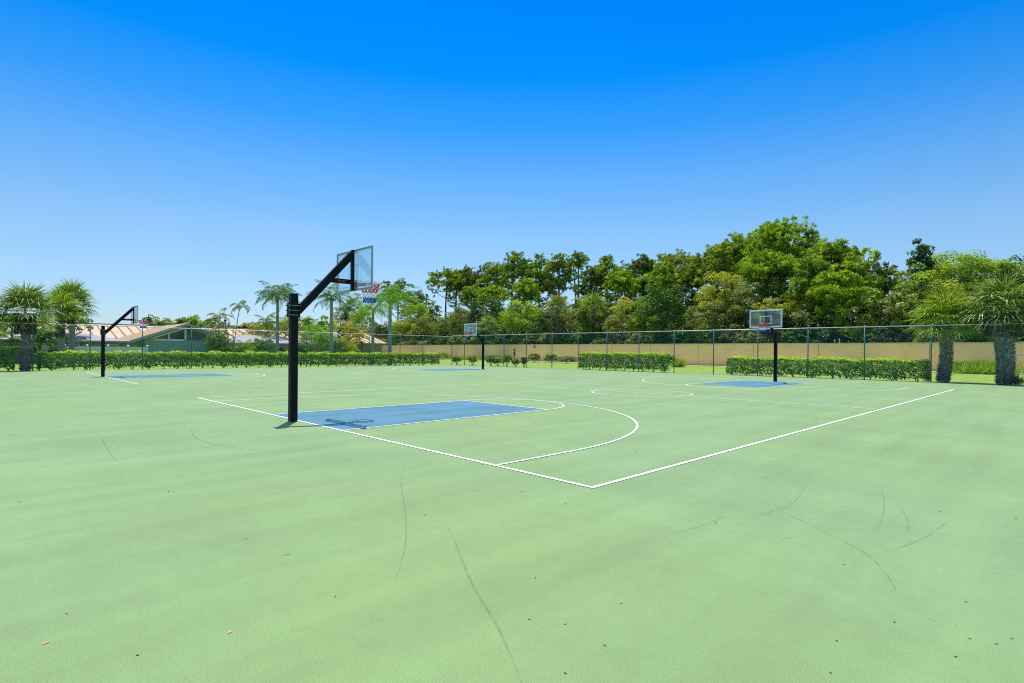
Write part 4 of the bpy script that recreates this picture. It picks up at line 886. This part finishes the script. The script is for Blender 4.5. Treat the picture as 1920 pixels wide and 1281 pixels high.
# green gabled house
XG = -74.0
gh = empty('gabled_house', (XG, 0, -0.05)); yl, ya, yr = 9.55, 13.9, 18.4
zp, ze_ = 4.60, 2.95
mb_ = MB(); mb_.add([(0, yl, 0), (0, yr, 0), (0, yr, ze_), (0, ya, zp-.1), (0, yl, ze_), (-13, yl, 0), (-13, yr, 0), (-13, yr, ze_), (-13, ya, zp-.1), (-13, yl, ze_)],
       [(0, 1, 2, 3, 4), (9, 8, 7, 6, 5), (0, 4, 9, 5), (1, 6, 7, 2), (2, 7, 8, 3), (3, 8, 9, 4), (0, 5, 6, 1)])
mb_.build('wall', M['housegreen'], gh)
sl = (zp-ze_)/(ya-yl); yL = yl-1.75; yR = yr+1.6; zL = ze_-sl*1.75; zR = ze_-sl*1.6
mb_ = MB()
for a, b in (((yL, zL), (ya, zp)), ((ya, zp), (yR, zR))):
    mb_.add([(0.9, a[0], a[1]), (0.9, b[0], b[1]), (-14, b[0], b[1]), (-14, a[0], a[1]), (0.9, a[0], a[1]+.16), (0.9, b[0], b[1]+.16), (-14, b[0], b[1]+.16), (-14, a[0], a[1]+.16)],
            [(0, 1, 2, 3), (7, 6, 5, 4), (0, 4, 5, 1), (1, 5, 6, 2), (2, 6, 7, 3), (3, 7, 4, 0)])
mb_.build('roof', M['shingle'], gh)
mb_ = MB()
for a, b in (((yL, zL), (ya, zp)), ((ya, zp), (yR, zR))):
    mb_.beam((0.93, a[0], a[1]-.04), (0.93, b[0], b[1]-.04), 0.05, 0.24, up=(1, 0, 0)) if False else mb_.add(
        [(0.905, a[0], a[1]-.16), (0.905, b[0], b[1]-.16), (0.905, b[0], b[1]+.10), (0.905, a[0], a[1]+.10), (0.96, a[0], a[1]-.16), (0.96, b[0], b[1]-.16), (0.96, b[0], b[1]+.10), (0.96, a[0], a[1]+.10)],
        [(3, 2, 1, 0), (4, 5, 6, 7), (0, 1, 5, 4), (2, 3, 7, 6), (1, 2, 6, 5), (3, 0, 4, 7)])
mb_.build('fascia', M['fascia'], gh)
def zro(y): return zp-.42-sl*abs(ya-y)
wy0, wy1, wym = 10.35, 13.85, 12.05; wz0 = 2.65
win = MB().add([(0.03, wy0, wz0), (0.03, wy1, wz0), (0.03, wy1, zro(wy1)), (0.03, wy0, zro(wy0))], [(0, 1, 2, 3)]).build('window', M['glass_dark'], gh)
fr = MB()
for a, b in (((wy0, wz0), (wy1, wz0)), ((wy1, wz0-.07), (wy1, zro(wy1)+.07)), ((wy1, zro(wy1)), (wy0, zro(wy0))), ((wy0, zro(wy0)+.07), (wy0, wz0-.07))): fr.beam((0.05, *a), (0.05, *b), 0.2, 0.06, up=(1, 0, 0))
fr.beam((0.052, wym, wz0), (0.052, wym, zro(wym)), 0.16, 0.06, up=(1, 0, 0))
fr.build('frame', M['white'], win)
MB().add([(0.04, 14.05, wz0), (0.04, 17.9, wz0), (0.04, 17.9, zro(17.9)), (0.04, 14.05, zro(14.05)), (0.0, 14.05, wz0), (0.0, 17.9, wz0), (0.0, 17.9, zro(17.9)), (0.0, 14.05, zro(14.05))],
    [(0, 1, 2, 3), (0, 4, 5, 1), (1, 5, 6, 2), (2, 6, 7, 3), (3, 7, 4, 0)]).build('stone_panel', M['stone'], gh)
tag(gh, 'low green brick house with brown gable roof and slanted gable windows', 'house')
# long building with the tan standing seam roof
lb = empty('long_building', (-98, 0, -0.05)); y0, y1 = -22.0, 52.0; zr, ze2 = 5.15, 2.95
mb_ = MB(); mb_.add([(9, y0, ze2), (9, y1, ze2), (0, y1, zr), (0, y0, zr), (9, y0, ze2-.2), (9, y1, ze2-.2), (0, y1, zr-.2), (0, y0, zr-.2), (-9, y0, ze2), (-9, y1, ze2), (-9, y0, ze2-.2), (-9, y1, ze2-.2)],
    [(0, 1, 2, 3), (0, 4, 5, 1), (3, 2, 9, 8), (4, 7, 6, 5), (8, 9, 11, 10), (7, 10, 11, 6), (0, 3, 7, 4), (3, 8, 10, 7), (1, 5, 6, 2), (2, 6, 11, 9)])
rf = mb_.build('roof', M['tanroof'], lb)
mb_ = MB(); yy = y0+.6
while yy < y1: mb_.beam((9.02, yy, ze2+.04), (0, yy, zr+.04), 0.16, 0.09); yy += 1.22
mb_.build('seams', M['seam'], rf); MB().box((0, (y0+y1)/2, zr+.04), (.5, y1-y0, .12)).build('ridge_cap', M['greyroof'], rf)
MB().box((7.6, (y0+y1)/2, ze2/2-.1), (0.3, y1-y0-1, ze2-.2)).build('wall', M['beige'], lb)
tag(lb, 'long low building with tan standing seam metal roof behind the house', 'building')
def hip(x0, x1, y0, y1, ze, zr, run, label, seed):
    t = empty('porch_pavilion', ((x0+x1)/2, (y0+y1)/2, -0.05)); hx, hy = (x1-x0)/2, (y1-y0)/2; mb_ = MB()
    v = [(-hx, -hy, ze), (hx, -hy, ze), (hx, hy, ze), (-hx, hy, ze), (0, -hy+run, zr), (0, hy-run, zr)]
    v += [(p[0], p[1], ze-.18) for p in v[:4]]
    mb_.add(v, [(1, 2, 5, 4), (0, 1, 4), (2, 3, 5), (3, 0, 4, 5), (0, 6, 7, 1), (1, 7, 8, 2), (2, 8, 9, 3), (3, 9, 6, 0), (9, 8, 7, 6)])
    mb_.build('roof', M['greyroof'], t)
    MB().box((-.6, 0, ze/2-.1), (2*hx-1.6, 2*hy-1.6, ze-.2)).build('wall', M['beige'], t)
    for k in range(4):
        yk = -hy+1.6+(2*hy-3.2)*k/3
        w_ = MB().box((hx-1.36, yk, 1.45), (0.05, 1.15, .9)).build('window', M['glass_dark'], t); fr_ = MB()
        for s in (-1, 1): fr_.box((hx-1.33, yk+s*.6, 1.45), (.07, .08, 1.04)); fr_.box((hx-1.33, yk, 1.45+s*.48), (.07, 1.1, .08))
        fr_.build('frame', M['white'], w_)
    for k in range(4):
        yk = -hy+.3+(2*hy-.6)*k/3; MB().box((hx-.3, yk, ze/2-.1), (.14, .14, ze-.18)).build('column', M['beige'], t)
    return tag(t, label, 'pavilion')
hip(-77, -68, -6.0, 7.2, 2.35, 3.25, 4.0, 'grey hip roofed porch behind the white fence left of the gabled house', 1)
hip(-76, -67, 16.6, 27.6, 2.38, 3.45, 3.4, 'grey hip roofed porch behind the palm clumps right of the gabled house', 2)
# white vinyl fence
vf = empty('vinyl_fence', (-63, 0, -0.05)); ya_, yb_ = L_(80, -63)[1], L_(276, -63)[1]; n = 5
for k in range(n):
    a = ya_+(yb_-ya_)*k/n; b = ya_+(yb_-ya_)*(k+1)/n; mb_ = MB()
    mb_.box((0, (a+b)/2, 1.66), (.06, b-a-.12, .12)); mb_.box((0, (a+b)/2, .2), (.06, b-a-.12, .14)); m2 = int((b-a)/.19)
    for j in range(m2): mb_.box((0, a+.08+(j+.5)*(b-a-.16)/m2, .93), (.03, (b-a-.16)/m2-.02, 1.34))
    mb_.build('fence_panel', M['vinyl'], vf)
for k in range(n+1):
    a = ya_+(yb_-ya_)*k/n; p_ = MB().box((0.02, a, .92), (.13, .13, 1.84)).build('post', M['vinyl'], vf); MB().add([(-.07, a-.09, 1.84), (.11, a-.09, 1.84), (.11, a+.09, 1.84), (-.07, a+.09, 1.84), (.02, a, 1.92)], [(0, 3, 2, 1), (0, 1, 4), (1, 2, 4), (2, 3, 4), (3, 0, 4)]).build('post_cap', M['vinyl'], p_)
tag(vf, 'white vinyl board fence between the long hedge and the porch', 'fence')
# garden lamp and street lamp
x, y, t_ = at_d(629, 60); gl = empty('garden_lamp', (x, y, -0.05)); h_ = hz(629, 634, t_)
MB().tube([(0, 0, 0), (0, 0, h_-.25)], .07, 8).build('pole', M['bark'], gl); MB().tube([(0, 0, h_-.3), (0, 0, h_-.12), (0, 0, h_)], [.34, .24, .03], 12).build('lamp_hood', M['beige'], gl)
tag(gl, 'mushroom shaped garden lamp beside the pale feather palm trunk', 'lamp')
x, y, t_ = at_d(422, 75); sl_ = empty('street_lamp', (x, y, -0.05)); h_ = hz(422, 600, t_)
MB().tube([(0, 0, 0), (0, 0, h_-.2)], [.07, .05], 8).build('pole', M['box'], sl_); MB().box((0, 0, h_-.05), (.3, .3, .3)).build('lamp_head', M['box'], sl_, bevel=.04)
tag(sl_, 'thin dark lamp post among the slender palms', 'street lamp')


# ------------------------------------------------------------------ litter on the court
def leaf_litter(u, v, m, ln, label, seed, group=None, name='dry_leaf'):
    rng = random.Random(seed); p = ground(u, v); mb_ = MB(); n = 6; w = ln*.42 if name == 'dry_leaf' else ln*.07
    for i in range(n+1):
        s = i/n; ww = w*math.sin(math.pi*min(max(s, .04), .96)); zz = .0015+.10*ln*(s-.5)**2*rng.random()
        mb_.v += [((s-.5)*ln, -ww/2, zz+ww*.12+.001), ((s-.5)*ln, 0, zz+.001), ((s-.5)*ln, ww/2, zz+ww*.12+.001)]
    for i in range(n):
        for k in (0, 1): mb_.f.append((i*3+k, i*3+3+k, i*3+4+k, i*3+1+k)); mb_.m.append(0)
    o = mb_.build(name, m, None, smooth=True); o.location = (p[0], p[1], 0.0); o.rotation_euler = (0, 0, rng.random()*6.28)
    return tag(o, label, 'leaf' if name == 'dry_leaf' else 'twig', group)
DL = [(27, 744), (26, 772), (37, 942), (125, 1151), (258, 1229), (461, 1011), (629, 1119), (316, 922), (212, 828), (305, 770), (797, 966), (1060, 945), (1004, 1084), (992, 1162),
      (1060, 1171), (1134, 1211), (1165, 1132), (1060, 1263), (1347, 872), (1436, 896), (1257, 906), (1445, 856), (1640, 868), (1342, 981), (1792, 1232), (1569, 1202), (1818, 1198),
      (1868, 1208), (1897, 1198), (1557, 1262), (1677, 1167), (1582, 1059), (1762, 959), (1811, 1129), (1905, 973), (1129, 806), (1193, 849), (1562, 794), (1051, 787), (788, 767), (808, 709)]
for i, (u, v) in enumerate(DL):
    p = ground(u, v); dist = math.hypot(p[0]-CAM[0], p[1]-CAM[1]); ln = (.015 if v > 1000 else .022)+0.0012*dist
    leaf_litter(u, v, M['litter'], ln, 'tiny dark dry leaf on the green court, '+('far ' if v < 850 else ('near ' if v > 1080 else 'middle '))+('left' if u < 640 else ('centre' if u < 1280 else 'right')), 400+i, 'dark dry leaves scattered on the court')
leaf_litter(906, 870, M['litter_r'], .10, 'reddish dry leaf on the baseline by the near three point line', 500)
leaf_litter(87, 1206, M['litter_o'], .035, 'orange brown leaf at the bottom left of the court', 501)
leaf_litter(431, 1186, M['litter_o'], .04, 'tan curled leaf alone on the lower left court', 502)
leaf_litter(980, 921, M['litter_o'], .055, 'small tan leaf on the court left of the near court corner', 503)
leaf_litter(1905, 1007, M['litter_r'], .07, 'red stick at the right edge of the court', 504, name='twig')
leaf_litter(1745, 1161, M['litter_r'], .05, 'brown twig on the lower right court', 505, name='twig')
leaf_litter(537, 1041, M['litter'], .07, 'short dark twig on the lower left court', 506, name='twig')
leaf_litter(25, 816, M['litter'], .16, 'dark twig at the left edge of the court', 507, name='twig')
